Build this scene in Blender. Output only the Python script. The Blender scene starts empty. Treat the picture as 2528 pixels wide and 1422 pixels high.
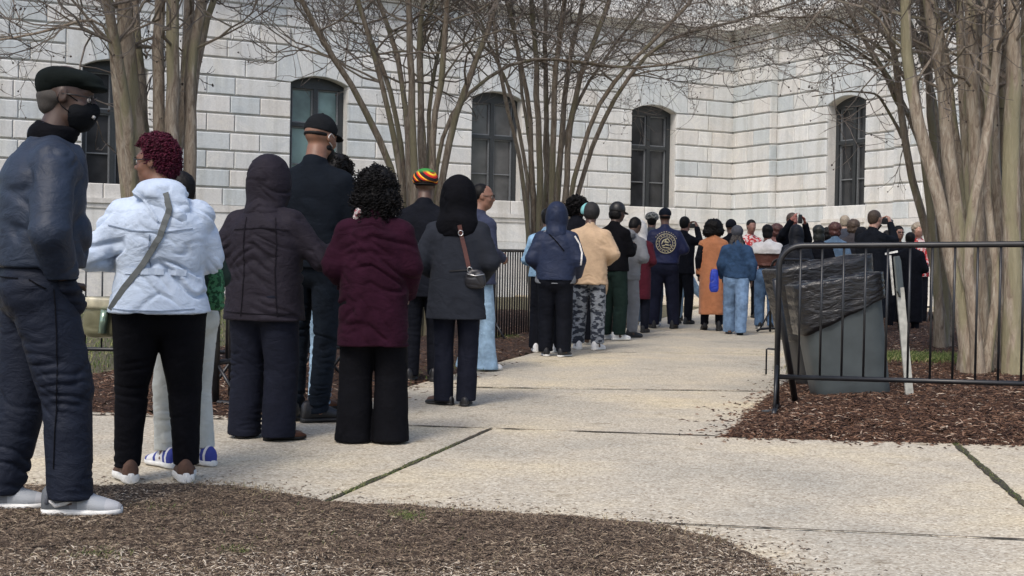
import bpy, bmesh, math, random
import numpy as np
from mathutils import Vector, Matrix
from mathutils.bvhtree import BVHTree
rng = np.random.default_rng(7)
random.seed(7)
R = math.radians
scene = bpy.context.scene

# ------------------------------------------------------------------ camera
W, H_IMG, FPX = 2528.0, 1422.0, 3334.0
CX, CY = W / 2, H_IMG / 2
CAMZ = 1.05
up_c = Vector((0.0179, 1.0, -0.0153)).normalized()          # world up, in camera (right, up, forward)
fw = Vector((0, 0, 1)); Yc = (fw - up_c * fw.dot(up_c)).normalized()
Xc = Vector((0, 0, 0)); Xc = Vector((Yc.y * up_c.z - Yc.z * up_c.y, Yc.z * up_c.x - Yc.x * up_c.z, Yc.x * up_c.y - Yc.y * up_c.x))
if Xc.x < 0: Xc = -Xc
# rows: world axis expressed in camera frame -> camera axes expressed in world
def cam2world(v): return Vector((Xc.dot(v), Yc.dot(v), up_c.dot(v)))
cr, cu, cf = cam2world(Vector((1, 0, 0))), cam2world(Vector((0, 1, 0))), cam2world(Vector((0, 0, 1)))
cam_data = bpy.data.cameras.new('camera'); cam = bpy.data.objects.new('camera', cam_data)
scene.collection.objects.link(cam); scene.camera = cam
cam_data.sensor_width = 36.0; cam_data.lens = 36.0 * FPX / W
cam_data.clip_start = 0.1; cam_data.clip_end = 500
M = Matrix((( cr.x, cu.x, -cf.x, 0), (cr.y, cu.y, -cf.y, 0), (cr.z, cu.z, -cf.z, CAMZ), (0, 0, 0, 1)))
cam.matrix_world = M
def ray(px, py): return cam2world(Vector(((px - CX) / FPX, -(py - CY) / FPX, 1.0)))
GS, G0 = 0.009, 6.0                                         # the ground climbs gently towards the building
def gz(x, y): return GS * (y - G0)
def ground(px, py):
    d = ray(px, py); t = (GS * -G0 - CAMZ) / (d.z - GS * d.y)
    return Vector((d.x * t, d.y * t, CAMZ + d.z * t))
def at(px, py, Y):
    d = ray(px, py); t = Y / d.y
    return Vector((d.x * t, Y, CAMZ + d.z * t))
def mpp(Y): return Y / FPX                                  # metres per photo pixel at depth Y

# ------------------------------------------------------------------ light
world = bpy.data.worlds.new('World'); scene.world = world; world.use_nodes = True
wn = world.node_tree.nodes; wl = world.node_tree.links
sky = wn.new('ShaderNodeTexSky'); sky.sky_type = 'NISHITA'; sky.sun_disc = False
SUN_EL, SUN_AZ = R(52), R(205)
sky.sun_elevation = SUN_EL; sky.sun_rotation = SUN_AZ
sky.air_density = 1.0; sky.dust_density = 3.2; sky.ozone_density = 0.9
wl.new(sky.outputs[0], wn['Background'].inputs[0]); wn['Background'].inputs[1].default_value = 0.15
sd_ = bpy.data.lights.new('sun', 'SUN'); sd_.energy = 1.25; sd_.angle = R(14); sd_.color = (1, .955, .885)
sun = bpy.data.objects.new('sun', sd_); scene.collection.objects.link(sun)
sdir = Vector((math.sin(SUN_AZ) * math.cos(SUN_EL), math.cos(SUN_AZ) * math.cos(SUN_EL), math.sin(SUN_EL)))
sun.rotation_euler = sdir.to_track_quat('Z', 'Y').to_euler(); sun.location = (0, -10, 20)
scene.view_settings.view_transform = 'Standard'; scene.view_settings.look = 'None'
scene.view_settings.exposure = 0.50; scene.view_settings.gamma = 1.0
scene.render.engine = 'CYCLES'
scene.render.resolution_x = 1024; scene.render.resolution_y = 576

# ------------------------------------------------------------------ scene helpers
C = scene.collection
def link(o, parent=None):
    C.objects.link(o)
    if parent is not None: o.parent = parent
    return o
def tag(o, label=None, cat=None, group=None, kind=None):
    if label: o['label'] = label
    if cat: o['category'] = cat
    if group: o['group'] = group
    if kind: o['kind'] = kind
    return o
def empty(name, loc=(0, 0, 0), rz=0, parent=None):
    o = bpy.data.objects.new(name, None); o.location = loc; o.rotation_euler = (0, 0, rz); o.empty_display_size = .2
    return link(o, parent)
def mesh_np(name, V, Fq, mat, parent=None, smooth=True, attr=None):
    """V (n,3); Fq list/array of quads or tris (or a list of arrays)"""
    me = bpy.data.meshes.new(name)
    V = np.asarray(V, dtype=np.float64)
    if isinstance(Fq, np.ndarray): Fs = [Fq]
    else: Fs = [np.asarray(f) for f in Fq if len(f)]
    nv = len(V); me.vertices.add(nv); me.vertices.foreach_set('co', V.ravel())
    tot = sum(f.size for f in Fs); npoly = sum(len(f) for f in Fs)
    me.loops.add(tot); me.polygons.add(npoly)
    me.loops.foreach_set('vertex_index', np.concatenate([f.ravel() for f in Fs]).astype(np.int32))
    ls = []; lt = []; s = 0
    for f in Fs:
        k = f.shape[1]; ls.append(s + np.arange(len(f)) * k); lt.append(np.full(len(f), k)); s += f.size
    me.polygons.foreach_set('loop_start', np.concatenate(ls).astype(np.int32))
    me.polygons.foreach_set('loop_total', np.concatenate(lt).astype(np.int32))
    me.polygons.foreach_set('use_smooth', np.full(npoly, smooth))
    me.update(calc_edges=True); me.validate()
    if attr is not None:                                    # per-vertex float tint
        a = me.attributes.new('tint', 'FLOAT', 'POINT'); a.data.foreach_set('value', np.asarray(attr, dtype=np.float32))
    if mat: me.materials.append(mat)
    o = bpy.data.objects.new(name, me); link(o, parent)
    return o

class MB:
    """collects boxes, tubes and polygons into one mesh"""
    def __init__(s): s.V = []; s.Q = []; s.T = []; s.n = 0; s.A = []; s.P = []
    def add(s, V, Q=None, T=None, tint=0.5):
        V = np.asarray(V, float); s.V.append(V)
        if Q is not None and len(Q): s.Q.append(np.asarray(Q, int) + s.n)
        if T is not None and len(T): s.T.append(np.asarray(T, int) + s.n)
        s.A.append(np.full(len(V), tint)); s.n += len(V)
    def box(s, c, size, rz=0, tint=.5, axes=None, bev=0):
        hx, hy, hz = size[0] / 2, size[1] / 2, size[2] / 2
        if axes is None:
            a = Vector((math.cos(rz), math.sin(rz), 0)); b = Vector((-math.sin(rz), math.cos(rz), 0)); c3 = Vector((0, 0, 1))
        else: a, b, c3 = [Vector(v) for v in axes]
        c = Vector(c); V = []
        for k in (-1, 1):
            for j in (-1, 1):
                for i in (-1, 1): V.append(c + a * (i * hx) + b * (j * hy) + c3 * (k * hz))
        s.add(V, [(0, 2, 3, 1), (4, 5, 7, 6), (0, 1, 5, 4), (2, 6, 7, 3), (0, 4, 6, 2), (1, 3, 7, 5)], tint=tint)
    def tube(s, pts, rad, n=8, cap=True, tint=.5):
        pts = [Vector(p) for p in pts]; m = len(pts)
        if not hasattr(rad, '__len__'): rad = [rad] * m
        t = (pts[1] - pts[0]).normalized(); u = t.orthogonal().normalized(); V = []
        for i, p in enumerate(pts):
            t2 = ((pts[min(i + 1, m - 1)] - pts[max(i - 1, 0)])).normalized()
            u = (u - t2 * u.dot(t2)); u = u.normalized() if u.length > 1e-6 else t2.orthogonal().normalized()
            w = t2.cross(u)
            for k in range(n):
                a = 2 * math.pi * k / n; V.append(p + (u * math.cos(a) + w * math.sin(a)) * rad[i])
        Q = [(i * n + k, i * n + (k + 1) % n, (i + 1) * n + (k + 1) % n, (i + 1) * n + k) for i in range(m - 1) for k in range(n)]
        T = []
        if cap:
            V += [pts[0], pts[-1]]; c0, c1 = m * n, m * n + 1
            T = [(c0, (k + 1) % n, k) for k in range(n)] + [(c1, (m - 1) * n + k, (m - 1) * n + (k + 1) % n) for k in range(n)]
        s.add(V, Q, T, tint)
    def prism(s, poly, y0, y1, fn, tint=.5):
        """poly in 2D extruded from y0 to y1, fn(x, y, z)->3D, poly=(x,z)"""
        n = len(poly); V = [fn(p[0], y0, p[1]) for p in poly] + [fn(p[0], y1, p[1]) for p in poly]
        Q = [(i, (i + 1) % n, n + (i + 1) % n, n + i) for i in range(n)]
        s.add(V, Q, None, tint); b = s.n - 2 * n
        s.P.append([b + i for i in range(n)][::-1]); s.P.append([b + n + i for i in range(n)])
    def build(s, name, mat, parent=None, smooth=False):
        Fs = []
        if s.Q: Fs.append(np.concatenate(s.Q))
        if s.T: Fs.append(np.concatenate(s.T))
        for p in s.P: Fs.append(np.array([p]))
        o = mesh_np(name, np.concatenate(s.V), Fs, mat, parent, smooth, np.concatenate(s.A))
        bm = bmesh.new(); bm.from_mesh(o.data); bmesh.ops.recalc_face_normals(bm, faces=bm.faces); bm.to_mesh(o.data); bm.free()
        return o

# ------------------------------------------------------------------ noise (vectorised perlin)
_perm = np.random.default_rng(3).permutation(256); _perm = np.concatenate([_perm, _perm, _perm])
_g = np.random.default_rng(4).normal(size=(256, 3)); _g /= np.linalg.norm(_g, axis=1)[:, None]
def perlin(P):
    P = np.asarray(P, float); I = np.floor(P).astype(int); F = P - I; I &= 255
    U = F * F * F * (F * (F * 6 - 15) + 10); out = 0
    for dx in (0, 1):
        for dy in (0, 1):
            for dz in (0, 1):
                h = _perm[_perm[_perm[(I[:, 0] + dx) & 255] + ((I[:, 1] + dy) & 255)] + ((I[:, 2] + dz) & 255)]
                g = _g[h]; d = (F[:, 0] - dx) * g[:, 0] + (F[:, 1] - dy) * g[:, 1] + (F[:, 2] - dz) * g[:, 2]
                w = (U[:, 0] if dx else 1 - U[:, 0]) * (U[:, 1] if dy else 1 - U[:, 1]) * (U[:, 2] if dz else 1 - U[:, 2])
                out = out + w * d
    return out

# ------------------------------------------------------------------ materials
MATS = {}
def newmat(name):
    m = bpy.data.materials.new(name); m.use_nodes = True; nt = m.node_tree
    b = nt.nodes['Principled BSDF']; return m, nt, b
def N(nt, t, **kw):
    n = nt.nodes.new(t)
    for k, v in kw.items():
        if k in n.inputs: n.inputs[k].default_value = v
        else: setattr(n, k, v)
    return n
def rgba(c): return (c[0], c[1], c[2], 1)
def ramp(nt, stops, interp='LINEAR'):
    r = nt.nodes.new('ShaderNodeValToRGB'); r.color_ramp.interpolation = interp; cr_ = r.color_ramp
    while len(cr_.elements) < len(stops): cr_.elements.new(0.5)
    for e, (p, c) in zip(cr_.elements, stops): e.position = p; e.color = rgba(c)
    return r
def bump(nt, b, height, strength, dist):
    bp = N(nt, 'ShaderNodeBump', Strength=strength, Distance=dist); nt.links.new(height, bp.inputs['Height'])
    nt.links.new(bp.outputs[0], b.inputs['Normal']); return bp
def plain(name, col, rough=.6, metal=0, spec=.5, coat=0, var=.12, nscale=30):
    if name in MATS: return MATS[name]
    m, nt, b = newmat(name); L = nt.links
    tc = N(nt, 'ShaderNodeTexCoord'); nz = N(nt, 'ShaderNodeTexNoise', Scale=nscale, Detail=5.0)
    L.new(tc.outputs['Object'], nz.inputs['Vector'])
    lo = tuple(c * (1 - var * 2) for c in col); hi = tuple(min(1, c * (1 + var * 2)) for c in col)
    rp = ramp(nt, [(.3, lo), (.7, hi)]); L.new(nz.outputs[0], rp.inputs[0]); L.new(rp.outputs[0], b.inputs['Base Color'])
    b.inputs['Roughness'].default_value = rough; b.inputs['Metallic'].default_value = metal
    b.inputs['Specular IOR Level'].default_value = spec; b.inputs['Coat Weight'].default_value = coat
    MATS[name] = m; return m
def cloth(name, col, rough=.85, sheen=.15, var=.10, wr=.35, spec=.25, col2=None, pscale=None):
    """woven cloth: slight mottling, crease bump; col2/pscale adds a printed or washed pattern"""
    if name in MATS: return MATS[name]
    m, nt, b = newmat(name); L = nt.links
    tc = N(nt, 'ShaderNodeTexCoord'); nz = N(nt, 'ShaderNodeTexNoise', Scale=9.0, Detail=6.0, Roughness=.65)
    L.new(tc.outputs['Object'], nz.inputs['Vector'])
    lo = tuple(c * (1 - var * 2.2) for c in col); hi = tuple(min(1, c * (1 + var * 2.2)) for c in col)
    rp = ramp(nt, [(.33, lo), (.67, hi)]); L.new(nz.outputs[0], rp.inputs[0]); cout = rp.outputs[0]
    if col2 is not None:
        mp = N(nt, 'ShaderNodeMapping'); mp.inputs['Scale'].default_value = pscale or (14, 14, 30)
        L.new(tc.outputs['Object'], mp.inputs[0])
        n2 = N(nt, 'ShaderNodeTexNoise', Scale=1.0, Detail=2.0); L.new(mp.outputs[0], n2.inputs['Vector'])
        r2 = ramp(nt, [(.47, (0, 0, 0)), (.53, (1, 1, 1))]); L.new(n2.outputs[0], r2.inputs[0])
        mx = N(nt, 'ShaderNodeMix', data_type='RGBA'); L.new(r2.outputs[0], mx.inputs[0])
        L.new(cout, mx.inputs[6]); mx.inputs[7].default_value = rgba(col2); cout = mx.outputs[2]
    L.new(cout, b.inputs['Base Color'])
    mp2 = N(nt, 'ShaderNodeMapping'); mp2.inputs['Scale'].default_value = (9, 9, 16); L.new(tc.outputs['Object'], mp2.inputs[0])
    n3 = N(nt, 'ShaderNodeTexNoise', Scale=1.0, Detail=5.0, Roughness=.6, Distortion=.8); L.new(mp2.outputs[0], n3.inputs['Vector'])
    mp3 = N(nt, 'ShaderNodeMapping'); mp3.inputs['Scale'].default_value = (2.6, 2.6, 5.5); mp3.inputs['Rotation'].default_value = (0, .35, .2); L.new(tc.outputs['Object'], mp3.inputs[0])
    n5 = N(nt, 'ShaderNodeTexNoise', Scale=1.3, Detail=2.0, Roughness=.5, Distortion=.5); n5.noise_type = 'RIDGED_MULTIFRACTAL'; L.new(mp3.outputs[0], n5.inputs['Vector'])
    ad = N(nt, 'ShaderNodeMath', operation='MULTIPLY_ADD'); L.new(n5.outputs[0], ad.inputs[0]); ad.inputs[1].default_value = -.30; L.new(n3.outputs[0], ad.inputs[2])
    bump(nt, b, ad.outputs[0], min(1, wr * 1.0), .03)
    b.inputs['Roughness'].default_value = rough; b.inputs['Sheen Weight'].default_value = sheen * min(1, max(col) * 3) * .6
    b.inputs['Sheen Roughness'].default_value = .5; b.inputs['Specular IOR Level'].default_value = spec * (.7 if max(col) > .04 else .38)
    MATS[name] = m; return m
def skin(name, col):
    if name in MATS: return MATS[name]
    m, nt, b = newmat(name); L = nt.links
    tc = N(nt, 'ShaderNodeTexCoord'); nz = N(nt, 'ShaderNodeTexNoise', Scale=22.0, Detail=5.0); L.new(tc.outputs['Object'], nz.inputs['Vector'])
    rp = ramp(nt, [(.3, tuple(c * .8 for c in col)), (.7, tuple(c * 1.2 for c in col))]); L.new(nz.outputs[0], rp.inputs[0])
    L.new(rp.outputs[0], b.inputs['Base Color']); b.inputs['Roughness'].default_value = .5
    b.inputs['Subsurface Weight'].default_value = .08; b.inputs['Subsurface Radius'].default_value = (.02, .008, .004)
    MATS[name] = m; return m
# ------------------------------------------------------------------ implicit modelling: smooth unions of tapered limbs -> one surface
class Field:
    def __init__(s, lo, hi, h):
        s.lo = np.array(lo, float); s.h = h; s.n = np.ceil((np.array(hi) - s.lo) / h).astype(int) + 1
        s.F = np.full(s.n, 0.5, np.float32)
    def sub(s, lo, hi):
        a = np.clip(np.floor((np.array(lo) - s.lo) / s.h).astype(int), 0, s.n); b = np.clip(np.ceil((np.array(hi) - s.lo) / s.h).astype(int) + 1, 0, s.n)
        if np.any(b <= a): return None, None
        ax = [s.lo[i] + s.h * np.arange(a[i], b[i]) for i in range(3)]
        X, Y, Z = np.meshgrid(*ax, indexing='ij', sparse=True)
        return (slice(a[0], b[0]), slice(a[1], b[1]), slice(a[2], b[2])), (X, Y, Z)
    def _mix(s, sl, d, k, op):
        A = s.F[sl]; d = d.astype(np.float32)
        if op == 'add':
            if k <= 0: s.F[sl] = np.minimum(A, d); return
            h = np.clip(.5 + .5 * (A - d) / k, 0, 1); s.F[sl] = A * (1 - h) + d * h - k * h * (1 - h)
        elif op == 'cut':                                   # subtract d
            if k <= 0: s.F[sl] = np.maximum(A, -d); return
            h = np.clip(.5 - .5 * (A + d) / k, 0, 1); s.F[sl] = A * (1 - h) - d * h + k * h * (1 - h)
        elif op == 'and': s.F[sl] = np.maximum(A, d)
    def cone(s, a, b, ra, rb, k=.02, op='add', sq=None, flat=False):
        a = np.array(a, float); b = np.array(b, float); m = max(ra, rb) * (1 if not sq else max(1, sq[1])) + k + 3 * s.h
        sl, g = s.sub(np.minimum(a, b) - m, np.maximum(a, b) + m)
        if sl is None: return
        X, Y, Z = g; v = b - a; L2 = max(float(v @ v), 1e-9)
        t0 = ((X - a[0]) * v[0] + (Y - a[1]) * v[1] + (Z - a[2]) * v[2]) / L2; t = np.clip(t0, 0, 1)
        dx = X - a[0] - t * v[0]; dy = Y - a[1] - t * v[1]; dz = Z - a[2] - t * v[2]
        if sq:
            nrm = np.array(sq[0], float); nrm /= np.linalg.norm(nrm); q = (dx * nrm[0] + dy * nrm[1] + dz * nrm[2]); e = q * (1 / sq[1] - 1)
            dx = dx + nrm[0] * e; dy = dy + nrm[1] * e; dz = dz + nrm[2] * e
            d = (np.sqrt(dx * dx + dy * dy + dz * dz) - (ra + (rb - ra) * t)) * min(1, sq[1])
        else: d = np.sqrt(dx * dx + dy * dy + dz * dz) - (ra + (rb - ra) * t)
        if flat: d = np.maximum(d, (t0 - 1) * math.sqrt(L2))
        s._mix(sl, d, k, op)
    def ell(s, c, r, k=.02, op='add', rot=None):
        c = np.array(c, float); r = np.array(r, float); m = r.max() + k + 3 * s.h
        sl, g = s.sub(c - m, c + m)
        if sl is None: return
        X, Y, Z = g; x, y, z = X - c[0], Y - c[1], Z - c[2]
        if rot is not None:
            Rm = np.array(rot.to_3x3()).T
            x, y, z = (Rm[0, 0] * x + Rm[0, 1] * y + Rm[0, 2] * z, Rm[1, 0] * x + Rm[1, 1] * y + Rm[1, 2] * z, Rm[2, 0] * x + Rm[2, 1] * y + Rm[2, 2] * z)
        k0 = np.sqrt((x / r[0]) ** 2 + (y / r[1]) ** 2 + (z / r[2]) ** 2); k1 = np.sqrt((x / r[0] ** 2) ** 2 + (y / r[1] ** 2) ** 2 + (z / r[2] ** 2) ** 2) + 1e-9
        s._mix(sl, k0 * (k0 - 1) / k1, k, op)
    def loft(s, tab, k=.02, op='add', e=2.3, lobes=None):
        """tab rows: z, halfwidth, halfdepth, cx, cy"""
        tab = np.array(sorted([tuple(r) + (0,) * (5 - len(r)) for r in tab])); m = k + 3 * s.h
        w, d_ = tab[:, 1].max() + m, tab[:, 2].max() + m
        sl, g = s.sub((tab[:, 3].min() - w, tab[:, 4].min() - d_, tab[0, 0] - m), (tab[:, 3].max() + w, tab[:, 4].max() + d_, tab[-1, 0] + m))
        if sl is None: return
        X, Y, Z = g; zz = Z.ravel()
        def ip(c):
            # smooth interpolation of the profile
            f = np.interp(zz, tab[:, 0], tab[:, c]); st = (tab[-1, 0] - tab[0, 0]) * .03
            return ((f * 2 + np.interp(zz + st, tab[:, 0], tab[:, c]) + np.interp(zz - st, tab[:, 0], tab[:, c])) / 4).reshape(1, 1, -1)
        Wd, Dd, cx, cy = ip(1), ip(2), ip(3), ip(4)
        x = X - cx; y = Y - cy
        sc = 1.0
        if lobes:                                            # cloth flutes: (count, amplitude at bottom, z where they fade)
            nl, am, zf = lobes; th = np.arctan2(y, x); fade = np.clip((zf - Z) / max(zf - tab[0, 0], .01), 0, 1)
            sc = 1 + am * fade * (np.sin(th * nl + 1.3) * .6 + np.sin(th * (nl * 2 - 3) + Z * 3) * .4)
        rr = (np.abs(x / (Wd * sc)) ** e + np.abs(y / (Dd * sc)) ** e) ** (1 / e)
        d = (rr - 1) * np.minimum(Wd, Dd)
        d = np.maximum(d, np.maximum(Z - tab[-1, 0], tab[0, 0] - Z)); s._mix(sl, d, k, op)
    def below(s, z, wob=0):                                  # keep only above z
        X, Y, Z = s.sub(s.lo, s.lo + s.h * s.n)[1]
        zz = z + (wob * np.sin(X * 13 + Y * 7) if wob else 0); s.F = np.maximum(s.F, (zz - Z).astype(np.float32))
    def above(s, z):
        X, Y, Z = s.sub(s.lo, s.lo + s.h * s.n)[1]; s.F = np.maximum(s.F, (Z - z).astype(np.float32))
    def mesh(s):
        F = s.F; F = F.copy(); F[0] = F[-1] = .5; F[:, 0] = F[:, -1] = .5; F[:, :, 0] = F[:, :, -1] = .5
        ins = F < 0; n = F.shape
        c = [ins[i:n[0] - 1 + i, j:n[1] - 1 + j, k:n[2] - 1 + k] for i in (0, 1) for j in (0, 1) for k in (0, 1)]
        sm = sum(a.astype(np.int8) for a in c); act = (sm > 0) & (sm < 8)
        idx = np.argwhere(act)
        if len(idx) == 0: return np.zeros((0, 3)), np.zeros((0, 4), int)
        ids = np.full(act.shape, -1, np.int64); ids[act] = np.arange(len(idx))
        acc = np.zeros((len(idx), 3)); cnt = np.zeros(len(idx))
        corners = [(i, j, k) for i in (0, 1) for j in (0, 1) for k in (0, 1)]
        val = {cn: F[idx[:, 0] + cn[0], idx[:, 1] + cn[1], idx[:, 2] + cn[2]].astype(float) for cn in corners}
        for cn in corners:
            for ax in range(3):
                if cn[ax] == 0:
                    c2 = list(cn); c2[ax] = 1; c2 = tuple(c2); A, B = val[cn], val[c2]; m = (A < 0) != (B < 0)
                    t = np.where(m, A / np.where(m, A - B, 1), 0); p = np.tile(np.array(cn, float), (len(idx), 1)); p[:, ax] = t
                    acc[m] += p[m]; cnt[m] += 1
        V = (idx + acc / cnt[:, None]) * s.h + s.lo
        Q = []
        for ax in range(3):
            u, v = [(1, 2), (2, 0), (0, 1)][ax]
            a = [slice(None)] * 3; b = [slice(None)] * 3; a[ax] = slice(0, -1); b[ax] = slice(1, None)
            A, B = ins[tuple(a)], ins[tuple(b)]; e = np.argwhere(A != B)
            e = e[(e[:, u] > 0) & (e[:, v] > 0)]; flip = A[tuple(e.T)]
            def gid(du, dv):
                q = e.copy(); q[:, u] -= du; q[:, v] -= dv; return ids[tuple(np.minimum(q, np.array(act.shape) - 1).T)]
            q = np.stack([gid(1, 1), gid(0, 1), gid(0, 0), gid(1, 0)], 1)
            q[~flip] = q[~flip][:, ::-1]; Q.append(q)
        Q = np.concatenate(Q); Q = Q[(Q >= 0).all(1)]
        return V, Q
def vnormals(V, Q):
    n = np.cross(V[Q[:, 2]] - V[Q[:, 0]], V[Q[:, 3]] - V[Q[:, 1]]); out = np.zeros_like(V)
    for k in range(4): np.add.at(out, Q[:, k], n)
    return out / (np.linalg.norm(out, axis=1)[:, None] + 1e-12)
def relax(V, Q, it=1, f=.5):
    for _ in range(it):
        acc = np.zeros_like(V); cnt = np.zeros(len(V))
        for a, b in ((0, 1), (1, 2), (2, 3), (3, 0)):
            np.add.at(acc, Q[:, a], V[Q[:, b]]); np.add.at(acc, Q[:, b], V[Q[:, a]])
            np.add.at(cnt, Q[:, a], 1); np.add.at(cnt, Q[:, b], 1)
        V = V * (1 - f) + f * acc / cnt[:, None]
    return V
def wrinkle(V, Q, amp, scale=(9, 9, 22), seed=0, ridge=True, mask=None, big=.6):
    """cloth folds pushed along the normal"""
    n = vnormals(V, Q); x, y, z = V[:, 0], V[:, 1], V[:, 2]; sx, sy, sz = scale
    Wp = np.stack([perlin(V * 3.2 + seed * 3 + o) for o in (0, 31, 67)], 1)
    zz = z + (.45 * np.abs(x) if sz < 16 else 0) + .05 * Wp[:, 0]
    P = np.stack([x * sx * .42, y * sy * .42, zz * sz], 1) + seed * 17.3 + Wp * .7
    if not ridge: f = perlin(V * np.array(scale) + seed)
    else:
        a = perlin(P); patch = np.clip(perlin(V * 4.2 + seed * 7 + 20) * 3.2 + .25, 0, 1)
        f = patch * (-.75 * np.exp(-((a - .02) / .09) ** 2) + .30 * np.exp(-((a - .24) / .12) ** 2))
        Pd = np.stack([(x * .75 + z * .65) * 16, y * 5, (z * .75 - x * .65) * 4.5], 1) + seed * 3.1 + Wp
        a2 = perlin(Pd); patch2 = np.clip(perlin(V * 3.6 + seed * 11 + 70) * 3 - .1, 0, 1); f = f - patch2 * .5 * np.exp(-(a2 / .10) ** 2)
    f = f + .08 * perlin(V * 45) + big * .9 * perlin(V * np.array(scale) * .30 + seed * 5 + 9)
    if mask is not None: f = f * mask
    return V + n * (f * amp)[:, None]
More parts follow.
